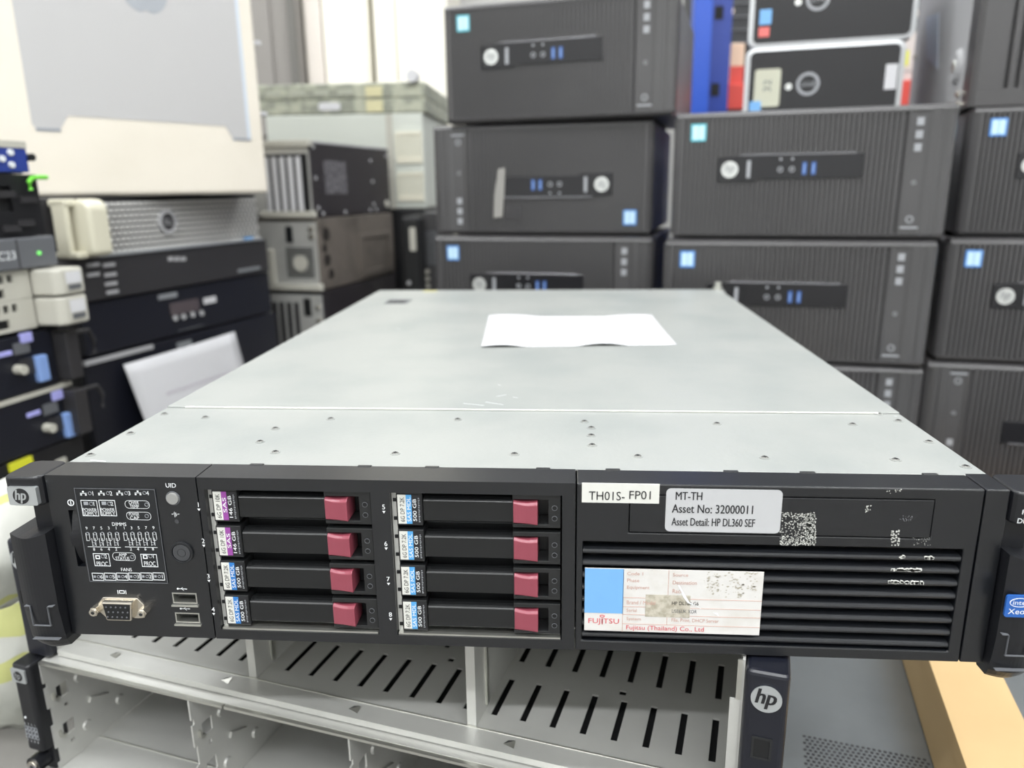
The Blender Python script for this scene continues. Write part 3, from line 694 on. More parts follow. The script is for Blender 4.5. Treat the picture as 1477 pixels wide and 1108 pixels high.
def encA_ear(x0, x1, side):
    b = MB(); b.prism(rrect(x0, x1, -0.0065, 0.016, 0.003, 4), -0.0028, EH-0.0004, navyp, ax='z')
    e = b.build('rack_ear', encA, bevel=0.0025, seg=3)
    cx = (x0+x1)/2; b = MB(); hp_logo(b, cx, EH-0.0140, 0.0070, -0.0074, silver_badge, black_print); b.build('round_badge', e)
    b = MB(); b.frame(cx-0.0050, cx+0.0042, EH-0.0475, EH-0.0355, 0.0010, -0.0072, carrier, 0.0007); b.box(cx-0.0042, cx+0.0032, -0.0068, -0.0062, EH-0.0465, EH-0.0365, blk_deep); b.build('latch_window', e)
navyp = mat('navy_black_ear', (22, 24, 33), 0.28)
encA_ear(EW+0.0003, EW+0.0203, 1); encA_ear(-0.0203, -0.0003, 0)
# lower enclosure
B0 = Vector((-0.3275, 0.0985, W(-0.2625)))
encB = thing('disk_enclosure', 'empty steel drive enclosure with four open bays and rectangular badge, lower of the two', 'server chassis', B0, YA)
BH = 0.2625-0.1745
a_ = math.cos(YA), math.sin(YA)
dv = [0.1230, 0.2370, 0.3500]
b = MB().box(0.0012, EW-0.0012, 0.0, ED, 0.0, 0.0012, galv_in); b.box(0.0012, EW-0.0012, -0.0006, 0.0006, -0.0004, 0.0012, steel); b.box(0.0012, EW-.0012, 0.034, 0.0348, 0.0012, 0.0017, steel)
b.build('tray_floor', encB)
b = MB().box(0.0012, EW-0.0012, 0.002, 0.020, BH-0.0012, BH-0.0002, galv_in).box(0.0012, EW-0.0012, 0.020, ED, BH-0.0012, BH-0.0003, blk_deep); b.box(0.0012, 0.150, -0.0008, 0.0022, BH-0.0022, BH-0.0004, steel); b.box(0.1515, 0.330, -0.0008, 0.0022, BH-0.0022, BH-0.0004, steel); b.box(0.3315, EW-0.0012, -0.0008, 0.0022, BH-0.0022, BH-0.0004, steel)  # rear part coloured black to put shade into the slots and bays
b.build('top_sheet', encB)
def wallB(x, nm='bay_divider', full=False):
    hs = [(0.008, 0.017, 0.052, 0.062), (0.008, 0.017, 0.022, 0.032), (0.012, 0.0150, 0.0735, 0.0765), (0.012, 0.0150, 0.0430, 0.0460), (0.012, 0.0150, 0.0135, 0.0165), (0.0, 0.0022, 0.036, 0.050), (0.0, 0.0022, 0.066, 0.070), (0.0, 0.0022, 0.006, 0.018)]
    b = MB().plate(0.0, 0.50 if not full else ED, 0.0014, BH-0.0014, x, x+0.0012, hs, galv_in, ax='yz')
    for z in (0.052, 0.022):
        b.prism([(0.0085, z+0.001), (0.0060, z+0.001), (0.0040, z+0.003), (0.0040, z+0.008), (0.0050, z+0.008), (0.0055, z+0.004), (0.0085, z+0.003)], x+0.0012, x+0.0036, steel, ax='x')
        b.prism([(0.030, z+0.012), (0.046, z+0.006), (0.047, z+0.008), (0.032, z+0.015)], x+0.0012, x+0.0030, galv_in, ax='x')
    for y in (0.026, 0.056): b.cyl((x+0.0010, y, 0.018), 0.004, 0.0016, galv_in, 'x', 14, 0.003); b.cyl((x+0.0010, y, 0.058), 0.004, 0.0016, galv_in, 'x', 14, 0.003)
    return b.build(nm, encB, weld=True)
wallB(0.0, 'side_wall', True)
for x in dv: wallB(x)
MB().box(EW-0.0012, EW, 0, ED, 0.0014, BH-0.0014, galv_in).build('side_wall', encB)
MB().box(0.0012, EW-0.0012, ED-0.0012, ED, 0.0012, BH-0.0014, blk_panel).build('backplane', encB)
MB().box(dv[2]+0.006, EW-0.006, 0.030, 0.20, 0.0014, 0.058, blk_deep).box(dv[2]+0.005, dv[2]+0.0062, 0.028, 0.20, 0.0014, 0.060, steel).build('drive_sled', encB, bevel=0.001)
for k in range(3): MB().cyl((dv[1]+0.012+k*0.024, 0.045, 0.0100), 0.0085, 0.020, mat('brown_grey_roll', (110, 102, 92), 0.6), 'x', 16).build('foam_roll', encB, bevel=0.001)
MB().box(dv[1]+0.004, dv[2]-0.004, 0.10, 0.102, 0.0014, BH-0.003, blk_deep).build('dark_bay_sheet', encB)  # black sheet added to give the bay its dark interior
# cable left lying in the second and third bay
MB().tube([(0.085+0.012*math.cos(a)+(0.004*a), 0.085+0.03*math.sin(a), 0.0035+0.006*abs(math.sin(a))) for a in [i*0.35 for i in range(10)]], 0.0016, blk_panel).build('cable', encB)
b = MB(); b.prism(rrect(-0.0160, -0.0004, -0.0075, 0.014, 0.003, 4), 0.020, BH-0.0002, blk2, ax='z'); e = b.build('rack_ear', encB, bevel=0.0016, seg=3)
b = MB(); b.prism(rrect(-0.0152, -0.0030, BH-0.0130, BH-0.0030, 0.0006), -0.0086, -0.0070, silver_badge); b.cyl((-0.0091, -0.0088, BH-0.0080), 0.0037, 0.0003, black_print, seg=24); b.text('hp', -0.0115, -0.0067, BH-0.0112, BH-0.0048, -0.0090, silver_badge, shear=.22); b.build('silver_badge', e)
b = MB()
for r_ in range(3):
    for i in range(4):
        x = -0.0140+i*0.0030; z = 0.030+r_*0.0034; b.frame(x, x+0.0024, z, z+0.0028, 0.0003, -0.0077, grey_print)
for i in range(4): b.text('2'+str(i+1) if False else str(4-i), -0.0135+i*0.0030, -0.0125+i*0.0030, 0.0410, 0.0424, -0.0077, white); b.text(str(i+1), -0.0135+i*0.0030, -0.0125+i*0.0030, 0.0272, 0.0288, -0.0077, white)
b.cyl((-0.0115, -0.0078, 0.0465), 0.0009, 0.0003, white, seg=10); b.build('bay_diagram', e)
b = MB(); b.cyl((-0.0085, -0.0110, 0.0105), 0.0062, 0.012, blk2, seg=22); b.cyl((-0.0085, -0.0122, 0.0105), 0.0042, 0.0015, nickel, seg=20); b.cyl((-0.0085, -0.0125, 0.0105), 0.0016, 0.0004, carrier, seg=8)
b.box(-0.0150, -0.0004, -0.001, 0.014, 0.002, 0.0198, blk2); b.build('thumb_screw', encB, bevel=0.0005)
# low server under it
c0 = Vector((-0.345, 0.085, 0.0))
low = thing('rack_server', 'flat server under the empty enclosures, with white rail end and blue latch', 'server', c0, YA)
MB().box(0, 0.445, 0.02, 0.58, 0, 0.0415, galv_in).build('chassis', low, bevel=0.0008)
MB().box(0.0, 0.445, 0.006, 0.02, 0.001, 0.040, black_srv).build('bezel', low, bevel=0.001)
b = MB().prism([(-0.008, -0.016), (0.010, -0.012), (0.016, 0.006), (-0.002, 0.0055)], 0.036, 0.0385, lab_white, ax='z'); b.build('rail_end', low)
b = MB(); b.M = Matrix.Translation((-0.014, -0.008, 0.0335)) @ Matrix.Rotation(R(28), 4, 'Y').inverted(); b.box(-0.014, 0.008, 0, 0.003, -0.003, 0.003, mat('blue_latch', (62, 84, 160), 0.4)); b.build('blue_latch', low, bevel=0.0008)

# ================================================================== LOWER RIGHT: GREY SERVER LID AND CARTON
g0 = Vector((0.150, 0.026, 0.0))
gy = R(-14.1)
gs = thing('rack_server', 'grey steel server lid with a perforated patch, lying at the lower right under the carton', 'server', g0, gy)
GH = ZT-0.262
hs = []
p_ = lambda px, py: (lambda q: (q.x*math.cos(gy)+q.y*math.sin(gy), -q.x*math.sin(gy)+q.y*math.cos(gy)))(atz(px, py, GH)-g0)
q0 = p_(1160, 1062); q1 = p_(1345, 1098)
gxa, gxb = q0[0], q1[0]; gyb = q0[1]
MB().plate(0.0, 0.50, 0.0, 0.56, 0.0, GH, [], grey_lid, ax='xy').build('chassis', gs, bevel=0.001)
b = MB()
nx = int((gxb-gxa)/0.0036)
for i in range(nx):
    for j in range(16):
        x = gxa+i*0.0036+(0.0018 if j % 2 else 0); y = gyb-j*0.0036
        if y > 0.004 and 0.004 < x < 0.49: b.cyl((x, y, GH-0.0002), 0.0013, 0.00028, hole_m, 'z', 6)
vent = b.build('vent_holes', gs)
MB().box(0.0008, 0.4992, -0.014, 0, 0.0, GH-0.001, black_srv).build('bezel', gs, bevel=0.001)
# carton, standing on the grey lid
BZ = 0.055
ct = aty(1345, 955, 0.17)
def carton():
    zt = W(-0.205)
    A = atz(1343, 953, zt); Bq = atz(1432, 955, zt); Cq = atz(1398, 1108, zt)
    d = (Cq-A); d.z = 0; d.normalize(); w_ = 0.058
    yaw = math.atan2(-d.x, d.y)+math.pi
    ex = Vector((-d.y, d.x, 0))
    if ex.x < 0: ex = -ex
    yw = math.atan2(ex.y, ex.x)
    org = A + d*0.20; org.z = GH+0.0006
    t = thing('cardboard_box', 'long brown cardboard carton lying at the lower right edge on the grey lid', 'box', org, yw)
    hh = zt-GH-0.0006
    L_ = 0.46; Wd = (Bq-A).dot(ex)+0.002
    b = MB(); b.box(0, Wd, 0, L_, 0, hh-0.0012, card); b.build('carton_body', t, bevel=0.0015)
    b = MB(); b.box(-0.0012, Wd, 0, L_, hh-0.0012, hh, card); b.box(-0.0014, 0.0, 0.0, L_, hh-0.012, hh-0.0002, card); b.build('top_flaps', t)
    b = MB(); b.box(0.002, 0.030, 0.215, 0.24, hh, hh+0.0003, card_tape); b.build('packing_tape', t)
carton()
g2 = thing('rack_server', 'grey-blue steel chassis seen past the carton at the right edge', 'server', Vector((0.40, 0.14, 0.0)), R(-14.1))
g2.location = (0.70, 0.02, 0)
MB().box(0, 0.44, 0, 0.56, 0, 0.085, mat('grey_blue_steel', (140, 148, 154), 0.4, 0.4)).build('chassis', g2, bevel=0.001)
MB().box(0.001, 0.439, -0.014, 0, 0, 0.084, black_srv).build('bezel', g2, bevel=0.001)

# ================================================================== TOWER PCS
TW, TH, TD = 0.355, 0.170, 0.335
def make_tower(kind):
    """kind: normal / flipped (upside-down face)."""
    F = Matrix() if kind == 'normal' else Matrix.Translation((TW, 0, TH)) @ Matrix.Rotation(math.pi, 4, 'Y')
    t = thing('computer_tower', 'x', 'computer', (0, 0, 0))
    MB(F).box(0.004, TW-0.004, 0.030, TD, 0.003, TH-0.003, twr_body).build('case', t, bevel=0.002)
    b = MB(F)
    # bezel shell with softly rounded sides: profile in x/y extruded in z, ribbed front
    n = 62; pts = [(0.0, 0.034), (0.0, 0.010), (0.003, 0.004), (0.009, 0.0012)]
    x = 0.012
    while x < TW-0.062:
        pts += [(x, 0.0), (x+0.0030, 0.0), (x+0.0034, 0.0042), (x+0.0060, 0.0042)]; x += 0.0064
    pts += [(TW-0.058, 0.0), (TW-0.053, 0.002), (TW-0.036, 0.002), (TW-0.031, 0.0), (TW-0.022, 0.0), (TW-0.020, 0.0012), (TW-0.016, 0.0012), (TW-0.014, 0.0), (TW-0.009, 0.0012), (TW-0.003, 0.004), (TW, 0.010), (TW, 0.034)]
    b.prism(pts, 0.006, TH-0.006, twr, ax='z')
    for z0, z1, s_ in ((0.0, 0.006, 1), (TH-0.006, TH, -1)):
        zz = [z0, z1] if s_ == 1 else [z1, z0]
        prof = [(0.034, zz[0])]+[(0.0095-0.0095*math.sin(R(a_)), zz[0]+s_*0.0075*(1-math.cos(R(a_)))) for a_ in range(0, 91, 15)]+[(0.034, zz[0]+s_*0.0075)]
        b.prism(prof, 0.004, TW-0.004, twr, ax='x')
    xx = TW-0.0445
    for z in (TH-0.021, TH-0.037, TH-0.053): b.box(xx-0.0042, xx+0.0042, 0.0010, 0.003, z-0.0048, z+0.0048, twr_light)
    b.ring(xx, TH*0.43, 0.0028, 0.0009, 0.0010, twr_light, 14, d=.001); b.ring(xx, 0.026, 0.0048, 0.0016, 0.0010, twr_light, 14, d=.001)
    b.box(xx-0.011, xx+0.011, 0.0006, 0.002, 0.0140, 0.0165, twr_light)
    bz = b.build('bezel', t)
    b = MB(F); zc_ = TH*0.55; x0, x1 = 0.062, 0.062+0.186
    b.prism([(x0, zc_-0.0165), (x0, zc_+0.016), (x0+0.030, zc_+0.0185), (x1, zc_+0.0185), (x1, zc_-0.0135), (x0+0.055, zc_-0.0135), (x0+0.048, zc_-0.0165)], -0.0012, 0.0014, twr_gloss)
    b.box(x0+0.030, x1-0.01, -0.0020, 0.001, zc_+0.0175, zc_+0.0200, mat('gloss_ledge', (120, 120, 124), 0.15, 0.5))
    pn = b.build('port_panel', t, bevel=0.0005)
    b = MB(F); x = x0+0.016; b.cyl((x, -0.0022, zc_), 0.0112, 0.0016, sil_logo, seg=28)
    if kind == 'normal': b.text('hp', x-0.006, x+0.006, zc_-0.007, zc_+0.008, -0.0024, grey_srv, shear=.25)
    else: b.text('hp', x-0.006, x+0.006, zc_-0.007, zc_+0.008, -0.0024, grey_srv, shear=.25)
    b.build('round_badge', pn)
    b = MB(F); b.box(x0+0.0385, x0+0.0435, -0.0020, 0.0, zc_-0.0115, zc_+0.0115, twr_light); b.build('power_button', pn)
    for k in range(2):
        b = MB(F); xx = x0+0.082+k*0.015; b.cyl((xx, -0.0018, zc_-0.001), 0.0036, 0.001, twr_light, seg=16); b.cyl((xx, -0.0019, zc_-0.001), 0.0022, 0.0009, blk_deep, seg=14); b.cyl((xx, -0.0017, zc_+0.0125), 0.0018, 0.0006, twr_light, seg=10); b.build('audio_jack', pn)
        b = MB(F); xx = x0+0.110+k*0.0115; b.box(xx, xx+0.0058, -0.0018, 0, zc_-0.0085, zc_+0.0080, usb_blue); b.box(xx+0.0018, xx+0.0034, -0.0021, -0.0017, zc_-0.006, zc_+0.0055, lilac); b.build('usb_port', pn)
    b = MB(F); st = blue_st if kind != 'cyan' else cyan_st
    b.prism(rrect(0.0235, 0.0440, TH-0.038, TH-0.0150, 0.0015), -0.0006, 0.001, st); b.box(0.0260, 0.0415, -0.0008, 0, TH-0.0355, TH-0.0175, sticker_in)
    for v in (0.0332, 0.0343): b.box(v, v+0.0004, -0.0009, 0, TH-0.0355, TH-0.0175, st)
    b.build('processor_sticker', t)
    return t
tn = make_tower('normal'); tf = make_tower('flipped')
Lz = [-0.2855, -0.114, 0.0575, 0.229]
TG = 'black tower computers stacked behind the server'
TL = [
 ('n', -0.166, 0.9216, -13.0, 3, 'topmost black tower computer of the middle stack, cyan sticker, grey side showing'),
 ('f', -0.1925, 0.938, -11.8, 2, 'upside-down black tower computer, second in the middle stack, with torn clear tape'),
 ('n', -0.1910, 0.9106, -12.0, 1, 'black tower computer third in the middle stack, half hidden behind the steel lid'),
 ('n', -0.200, 0.915, -8.0, 0, None),
 ('n', 0.1740, 0.799, -12.5, 2, 'black tower computer on its side directly under the two glossy silver-rimmed desktops'),
 ('n', 0.1630, 0.7777, -10.5, 1, 'black tower computer second in the right-centre stack, partly behind the steel lid'),
 ('n', 0.1640, 0.765, -8.0, 0, 'black tower computer at the bottom of the right-centre stack, mostly hidden by the lid'),
 ('n', 0.5690, 0.795, -13.0, 2, 'black tower computer at the right edge under the large grey-sided workstation'),
 ('n', 0.5440, 0.762, -12.0, 1, 'black tower computer at the right edge with round silver logo, middle of its stack'),
 ('f', 0.5340, 0.760, -12.0, 0, 'upside-down black tower computer at the bottom of the right edge stack'),
]
un = uf = False
towers = []
for kd, x, y, yw, l, lab in TL:
    if lab is None: lab = 'black tower computer at the foot of the middle stack, hidden behind the server'
    if kd == 'n': t = tn if not un else dup(tn); un = True
    else: t = tf if not uf else dup(tf); uf = True
    t['label'] = lab; t['group'] = TG; t.location = (x, y, W(Lz[l])); t.rotation_euler = (0, 0, R(yw)); towers.append(t)
# feet pads between units
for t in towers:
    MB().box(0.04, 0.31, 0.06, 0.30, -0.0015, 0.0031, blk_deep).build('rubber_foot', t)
# cyan stickers on three of the towers
for t in (towers[0], towers[4]):
    for ch in t.children:
        if ch.name.startswith('processor_sticker'):
            ch.data = ch.data.copy(); ch.data.materials[0] = cyan_st
# tape shreds on the upside-down one
b = MB(); b.prism([(0.112, 0.102), (0.124, 0.104), (0.122, 0.070), (0.118, 0.028), (0.103, 0.026), (0.105, 0.060)], -0.0032, -0.0026, tape); b.prism([(0.126, 0.046), (0.150, 0.044), (0.148, 0.024), (0.124, 0.026)], -0.0012, -0.0008, strip_m)
b.build('torn_tape', towers[1])
# pallet boards below
for nm, x0, y0, x1, y1, lab in (('wooden_pallet', -0.24, 0.86, 0.14, 1.27, 'low wooden board under the middle stack of towers'), ('wooden_pallet', 0.15, 0.70, 0.515, 1.12, 'low wooden board under the right-centre stack of towers'), ('wooden_pallet', 0.53, 0.64, 0.95, 1.12, 'low wooden board under the right edge stack of towers')):
    tag(MB().box(x0, x1, y0, y1, 0, 0.0183, wood).build(nm), lab, 'pallet')

# --- two glossy desktops with silver rims on top of tower U1
def desktop(o, yw, w, h, label, lower):
    t = thing('desktop_computer', label, 'computer', o, yw, 'glossy black desktops with silver rims')
    MB().box(0.004, w-0.004, 0.016, 0.22, 0.003, h-0.003, twr_body).build('case', t)
    P = rrect(0, w, 0, h, 0.014, 6); Q = rrect(0.0075, w-0.0075, 0.0055, h-0.0055, 0.009, 6); n = len(P)
    b = MB(); vs = [(p[0], -0.002, p[1]) for p in P]+[(q[0], -0.003, q[1]) for q in Q]+[(p[0], 0.016, p[1]) for p in P]+[(q[0], 0.016, q[1]) for q in Q]
    fs = []
    for i in range(n):
        j = (i+1) % n; fs += [(i, j, n+j, n+i), (2*n+i, 2*n+j, j, i), (n+i, n+j, 3*n+j, 3*n+i), (2*n+i, 3*n+i, 3*n+j, 2*n+j)]
    b.add(vs, fs, dell_rim); b.build('silver_rim', t)
    f = MB().prism(Q, -0.0005, 0.016, twr_gloss).build('front_panel', t)
    b = MB(); cx, cz = w*0.415, h*0.50 if lower else h*0.56
    b.ring(cx, cz, 0.0175, 0.0045, -0.0016, twr_light, 26, d=.001); b.text('DELL', cx-0.0095, cx+0.0095, cz-0.004, cz+0.004, -0.0014, twr_light, rot=90); b.build('round_logo', t)
    b = MB(); b.cyl((cx-0.029, -0.0016, cz-0.003), 0.0052, 0.0012, sil_logo, seg=16); b.build('power_button', t)
    if lower:
        b = MB(); b.prism(rrect(0.016, 0.056, h*0.22, h*0.72, 0.004), -0.0016, -0.0005, mat('yellowed_label', (186, 186, 168), 0.6)); b.text('32', 0.030, 0.042, h*.42, h*.58, -0.0018, grey_srv, rot=90); b.build('yellowed_label', t)
        b = MB(); b.box(0.010, 0.028, -0.0020, -0.0005, h*0.12, h*0.30, lab_sky); b.build('blue_sticker', t)
        b = MB(); b.box(w-0.026, w-0.009, -0.0016, -0.0005, h*0.38, h*0.70, paper); b.build('white_label', t)
    else:
        b = MB(); b.box(0.016, 0.034, -0.0016, -0.0005, 0.034, 0.056, lab_sky); b.build('blue_sticker', t)
        b = MB(); b.box(0.016, 0.032, -0.0016, -0.0005, 0.016, 0.030, mat('coral_sticker', (222, 110, 105), 0.5)); b.build('red_sticker', t)
    return t
DW, DHt = 0.300, 0.130
P0 = aty(1070, 178, 1.02)
zt1 = W(Lz[2]+TH)+0.0002
desktop((P0.x, 1.02, zt1), R(-13), DW*0.785, 0.115, 'lower glossy black desktop with silver rim and yellowed label, on the right-centre stack', True)
desktop((P0.x+0.002, 1.022, zt1+0.116), R(-13), DW*0.815, 0.118, 'upper glossy black desktop with silver rim, red and blue stickers at its corner', False)

# --- grey workstation at the top right
vw = R(-12)
v0 = Vector((0.569, 0.806, W(Lz[3])+0.0003))
ws = thing('workstation_tower', 'large grey-sided workstation with deep vertical vent ribs in the top right corner', 'computer', v0, vw)
b = MB(); b.box(0, 0.40, 0.045, 0.42, 0, 0.235, side_grey)
b.build('case', ws, bevel=0.003)
b = MB(); pts = [(0.0, 0.045), (0.0, 0.006), (0.006, 0.0), (0.028, 0.0)]
x = 0.030
while x < 0.37: pts += [(x, 0.0), (x+0.0070, 0.0), (x+0.0078, 0.008), (x+0.0118, 0.008)]; x += 0.0128
pts += [(0.392, 0.0), (0.40, 0.008), (0.40, 0.045)]
b.prism(pts, 0.022, 0.215, twr, ax='z'); b.prism([(0, .045), (0, .006), (.006, 0), (.394, 0), (.4, .008), (.4, .045)], 0.0, 0.0219, twr, ax='z'); b.prism([(0, .045), (0, .006), (.006, 0), (.394, 0), (.4, .008), (.4, .045)], 0.2151, 0.235, twr, ax='z')
b.build('vented_bezel', ws)
b = MB(); b.M = Matrix.Translation((-0.0006, 0, 0))
b.prism([(0.21, 0.075), (0.30, 0.105), (0.34, 0.175), (0.25, 0.165)], -0.0004, 0.0005, mat('pale_blue_label', (168, 176, 190), 0.5), ax='x'); b.build('side_label', ws)
for z in (0.062, 0.190):
    b = MB(); b.cyl((-0.006, 0.085, z), 0.020, 0.0075, side_grey, 'x', 22, 0.026); b.cyl((-0.0075, 0.085, z), 0.008, 0.0030, steel, 'x', 14, 0.010); b.build('side_latch', ws)
for y, z in ((0.055, 0.008), (0.10, 0.010), (0.06, 0.022), (0.395, 0.12)):
    MB().cyl((-0.004, y, z), 0.0045, 0.0045, nickel, 'x', 12).build('screw', ws)

# ================================================================== LEFT COLUMN OF RACK SERVERS
LY = R(80); LO = Vector((-0.712, 0.182, 0))
def lcu(z0, z1, w, name, label, m, group='rack servers in the near left pile', dx=0):
    t = thing(name, label, 'server', (LO.x, LO.y, W(z0)), LY, group)
    MB().box(0, w, 0.010, 0.40, 0.0004, z1-z0-0.0004, m).build('chassis', t, bevel=0.0015)
    return t, z1-z0, (LO.x, LO.y, W(z0))
def loc_(o): return lambda px, py: hit(px, py, o, LY)
# blue unit
t, h, o = lcu(0.1545, 0.193, 0.427, 'blue_faced_unit', 'small royal blue fronted unit with white studs, on top of the near left pile', grey_srv)
MB().box(0.0, 0.427, 0.0, 0.010, 0.002, h-0.008, royal).build('front_panel', t, bevel=0.001)
MB().box(0.0, 0.427, -0.001, 0.03, h-0.008, h, light_srv).build('light_rim', t)
for px, py in ((14, 220), (2, 229), (16, 238), (-9, 221)):
    x, z = hit(px, py, o, LY); MB().cyl((x, -0.003, z), 0.0034, 0.004, white, seg=14, r2=0.0040).build('stud', t)
x, z = hit(43, 227, o, LY); MB().cyl((x, -0.005, z), 0.0045, 0.02, blk_deep, seg=16).build('knob', t)
# black unit with green lever
t, h, o = lcu(0.0805, 0.154, 0.435, 'rack_server', 'black server with lime green lever, near left pile under the blue unit', black_srv)
b = MB().plate(0, 0.435, 0, h, 0, 0.010, [(0.40-0.11, 0.395, 0.03, 0.06), (0.12, 0.26, 0.012, 0.065)], black_srv); b.build('bezel', t)
b = MB(); b.box(0.02, 0.40, 0.006, 0.009, 0.01, 0.064, blk_deep); b.build('bay_recess', t)
b = MB(); b.tube([hit(px, py, o, LY)[0:1]+(-0.008,)+hit(px, py, o, LY)[1:2] for px, py in ((37, 274), (34, 263), (38, 257), (47, 256), (60, 256))], 0.0028, lime); b.build('green_lever', t)
for px, py in ((8, 280), (16, 330), (40, 288), (36, 322)):
    x, z = hit(px, py, o, LY); MB().box(x-0.012, x+0.012, -0.003, 0, z-0.004, z+0.004, strip_m).build('latch', t)
# grey unit
t, h, o = lcu(0.0405, 0.080, 0.440, 'rack_server', 'grey server end panel marked SC23 with a small green light, near left pile', grey_srv)
MB().box(0, 0.440, -0.008, 0.010, 0.001, h-0.001, grey_srv).build('bezel', t, bevel=0.002)
a = hit(0, 379, o, LY); c = hit(18, 365, o, LY); b = MB(); b.text('SC23', a[0]-0.016, c[0]-0.004, 0.014, 0.024, -0.0085, white); b.build('unit_number', t)
x, z = hit(48, 365, o, LY); MB().cyl((x, -0.010, z), 0.0022, 0.002, green_led, seg=12).build('green_led', t)
MB().box(x-0.030, x-0.0285, -0.0085, -0.008, 0.002, h-0.002, strip_m).build('seam', t)
# two light grey units
for k, (z0, z1, lab) in enumerate(((0.0055, 0.040, 'upper light grey server with chunky handle, near left pile under the grey panel'), (-0.0325, 0.0050, 'lower light grey server with chunky handle, near left pile'))):
    t, h, o = lcu(z0, z1, 0.425, 'rack_server', lab, light_srv)
    b = MB().plate(0, 0.40, 0, h, 0, 0.010, [(0.02+0.012*i, 0.028+0.012*i, h*0.62, h*0.88) for i in range(30)] + [(0.345, 0.362, h*0.12, h*0.42), (0.25, 0.267, h*0.12, h*0.42)], light_srv); b.build('bezel', t)
    b = MB(); b.box(0.02, 0.39, 0.004, 0.009, 0.003, h-0.004, black_srv); b.build('inner_dark', t)
    b = MB(); b.prism([(0.400, 0.0), (0.404, -0.030), (0.412, -0.037), (0.446, -0.037), (0.452, -0.030), (0.452, 0.012), (0.430, 0.012)], 0.001, h-0.001, light_srv, ax='z'); hd = b.build('handle', t, bevel=0.003)
    b = MB(); b.box(0.418, 0.442, -0.0376, -0.037, h*0.42, h*0.85, paper); b.box(0.420, 0.440, -0.0378, -0.0374, h*0.20, h*0.38, grey_srv); b.build('handle_label', hd)
    if k: MB().box(0.322, 0.345, -0.002, 0, h*0.45, h*0.95, paper).build('white_tag', t)
# black servers with pale blue latches
for k, (z0, z1, lab) in enumerate(((-0.1115, -0.033, 'upper black server with pale blue latch, near left pile'), (-0.1880, -0.112, 'lower black server with pale blue latch and white top edge, near left pile'))):
    t, h, o = lcu(z0, z1, 0.440, 'rack_server', lab, black_srv)
    MB().box(0, 0.418, 0, 0.010, 0.001, h-0.006, navy).build('bezel', t, bevel=0.001)
    if k == 1: MB().box(0, 0.436, -0.002, 0.02, h-0.0058, h-0.0005, light_srv).build('top_edge', t)
    pts = {0: dict(l=(57, 531), c=(36, 487), k=(24, 533), s=(6, 511), g=(30, 502)), 1: dict(l=(97, 612), c=(81, 570), k=(66, 617), s=(48, 597), g=(72, 589))}[k]
    x, z = hit(*pts['l'], o, LY); MB().box(x-0.008, x+0.008, -0.008, 0.002, z-0.017, z+0.017, lilac).build('blue_latch', t, bevel=0.002)
    x, z = hit(*pts['c'], o, LY); MB().box(x-0.008, x+0.008, -0.004, 0.002, z-0.006, z+0.006, lilac2).build('lilac_tab', t, bevel=0.001)
    x, z = hit(*pts['s'], o, LY); MB().box(x-0.010, x+0.010, -0.002, 0.002, z-0.003, z+0.003, lilac2).build('lilac_tab', t, bevel=0.001)
    x, z = hit(*pts['g'], o, LY); MB().box(x-0.011, x+0.011, -0.002, 0.002, z-0.007, z+0.007, grey_srv).build('port', t)
    x, z = hit(*pts['k'], o, LY); b = MB(); b.box(x+0.004, x+0.040, -0.002, 0.001, z-0.010, z+0.010, strip_m); b.cyl((x, -0.012, z), 0.006, 0.012, light_srv, seg=14); b.build('knob', t)
    b = MB(); b.frame(0.15, 0.20, h*0.70, h*0.84, 0.002, -0.001, grey_srv, .002); b.frame(0.02, 0.10, h*0.3, h*0.6, 0.002, -0.001, grey_srv, .002); b.build('port_frame', t)
    b = MB(); b.box(0.420, 0.440, -0.020, 0.012, 0.006, h-0.010, strip_m); b.tube([(0.445, -0.004, h*0.8), (0.475, -0.004, h*0.78), (0.482, -0.004, h*0.6), (0.480, -0.004, h*0.35)], 0.003, strip_m); b.build('handle', t, bevel=0.001)
t, h, o = lcu(-0.3053, -0.1885, 0.440, 'rack_server', 'black server at the foot of the near left pile, yellow tape on its front', black_srv)
MB().box(0, 0.44, 0, 0.010, 0.001, h-0.001, black_srv).build('bezel', t, bevel=0.001)
a = hit(12, 676, o, LY); c = hit(44, 660, o, LY)
MB().box(a[0], c[0], -0.003, 0, (a[1]+c[1])/2-0.007, (a[1]+c[1])/2+0.004, yellow).build('yellow_tape', t)
x, z = hit(86, 666, o, LY); MB().box(x-0.008, x+0.008, -0.004, 0, z-0.004, z+0.004, light_srv).build('white_tag', t)

# ================================================================== MID LEFT STACK (15 degrees off the depth axis)
SY = R(75); SO = Vector((-0.725, 0.8, 0))
def tsu(z0, z1, name, label, cat='server', w=0.455, off=0.0):
    o = (SO.x, SO.y, W(z0)); t = thing(name, label, cat, o, SY, None); return t, z1-z0, o
t, h, o = tsu(-0.3053, -0.1225, 'rack_server', 'tall black server at the foot of the mid left stack, behind the leaning paper')
MB().box(-0.02, 0.47, 0.012, 0.5, 0, h-0.0005, black_srv).build('chassis', t, bevel=0.002)
MB().box(-0.02, 0.47, 0, 0.012, 0.002, h-0.002, navy).build('bezel', t, bevel=0.002)
MB().box(-0.02, 0.12, -0.004, 0.004, h-0.010, h-0.003, side_grey).build('lid_edge', t)
lb_ = hit(265, 495, o, SY); MB().box(lb_[0]-0.018, lb_[0]+0.018, -0.002, 0, h-0.03, h-0.012, silver_badge).build('front_badge', t)
t, h, o = tsu(-0.1220, -0.0355, 'rack_server', 'black server with small display, buttons and white tags, under the silver mesh machine')
MB().box(-0.01, 0.46, 0.012, 0.5, 0.0003, h-0.0005, black_srv).build('chassis', t, bevel=0.002)
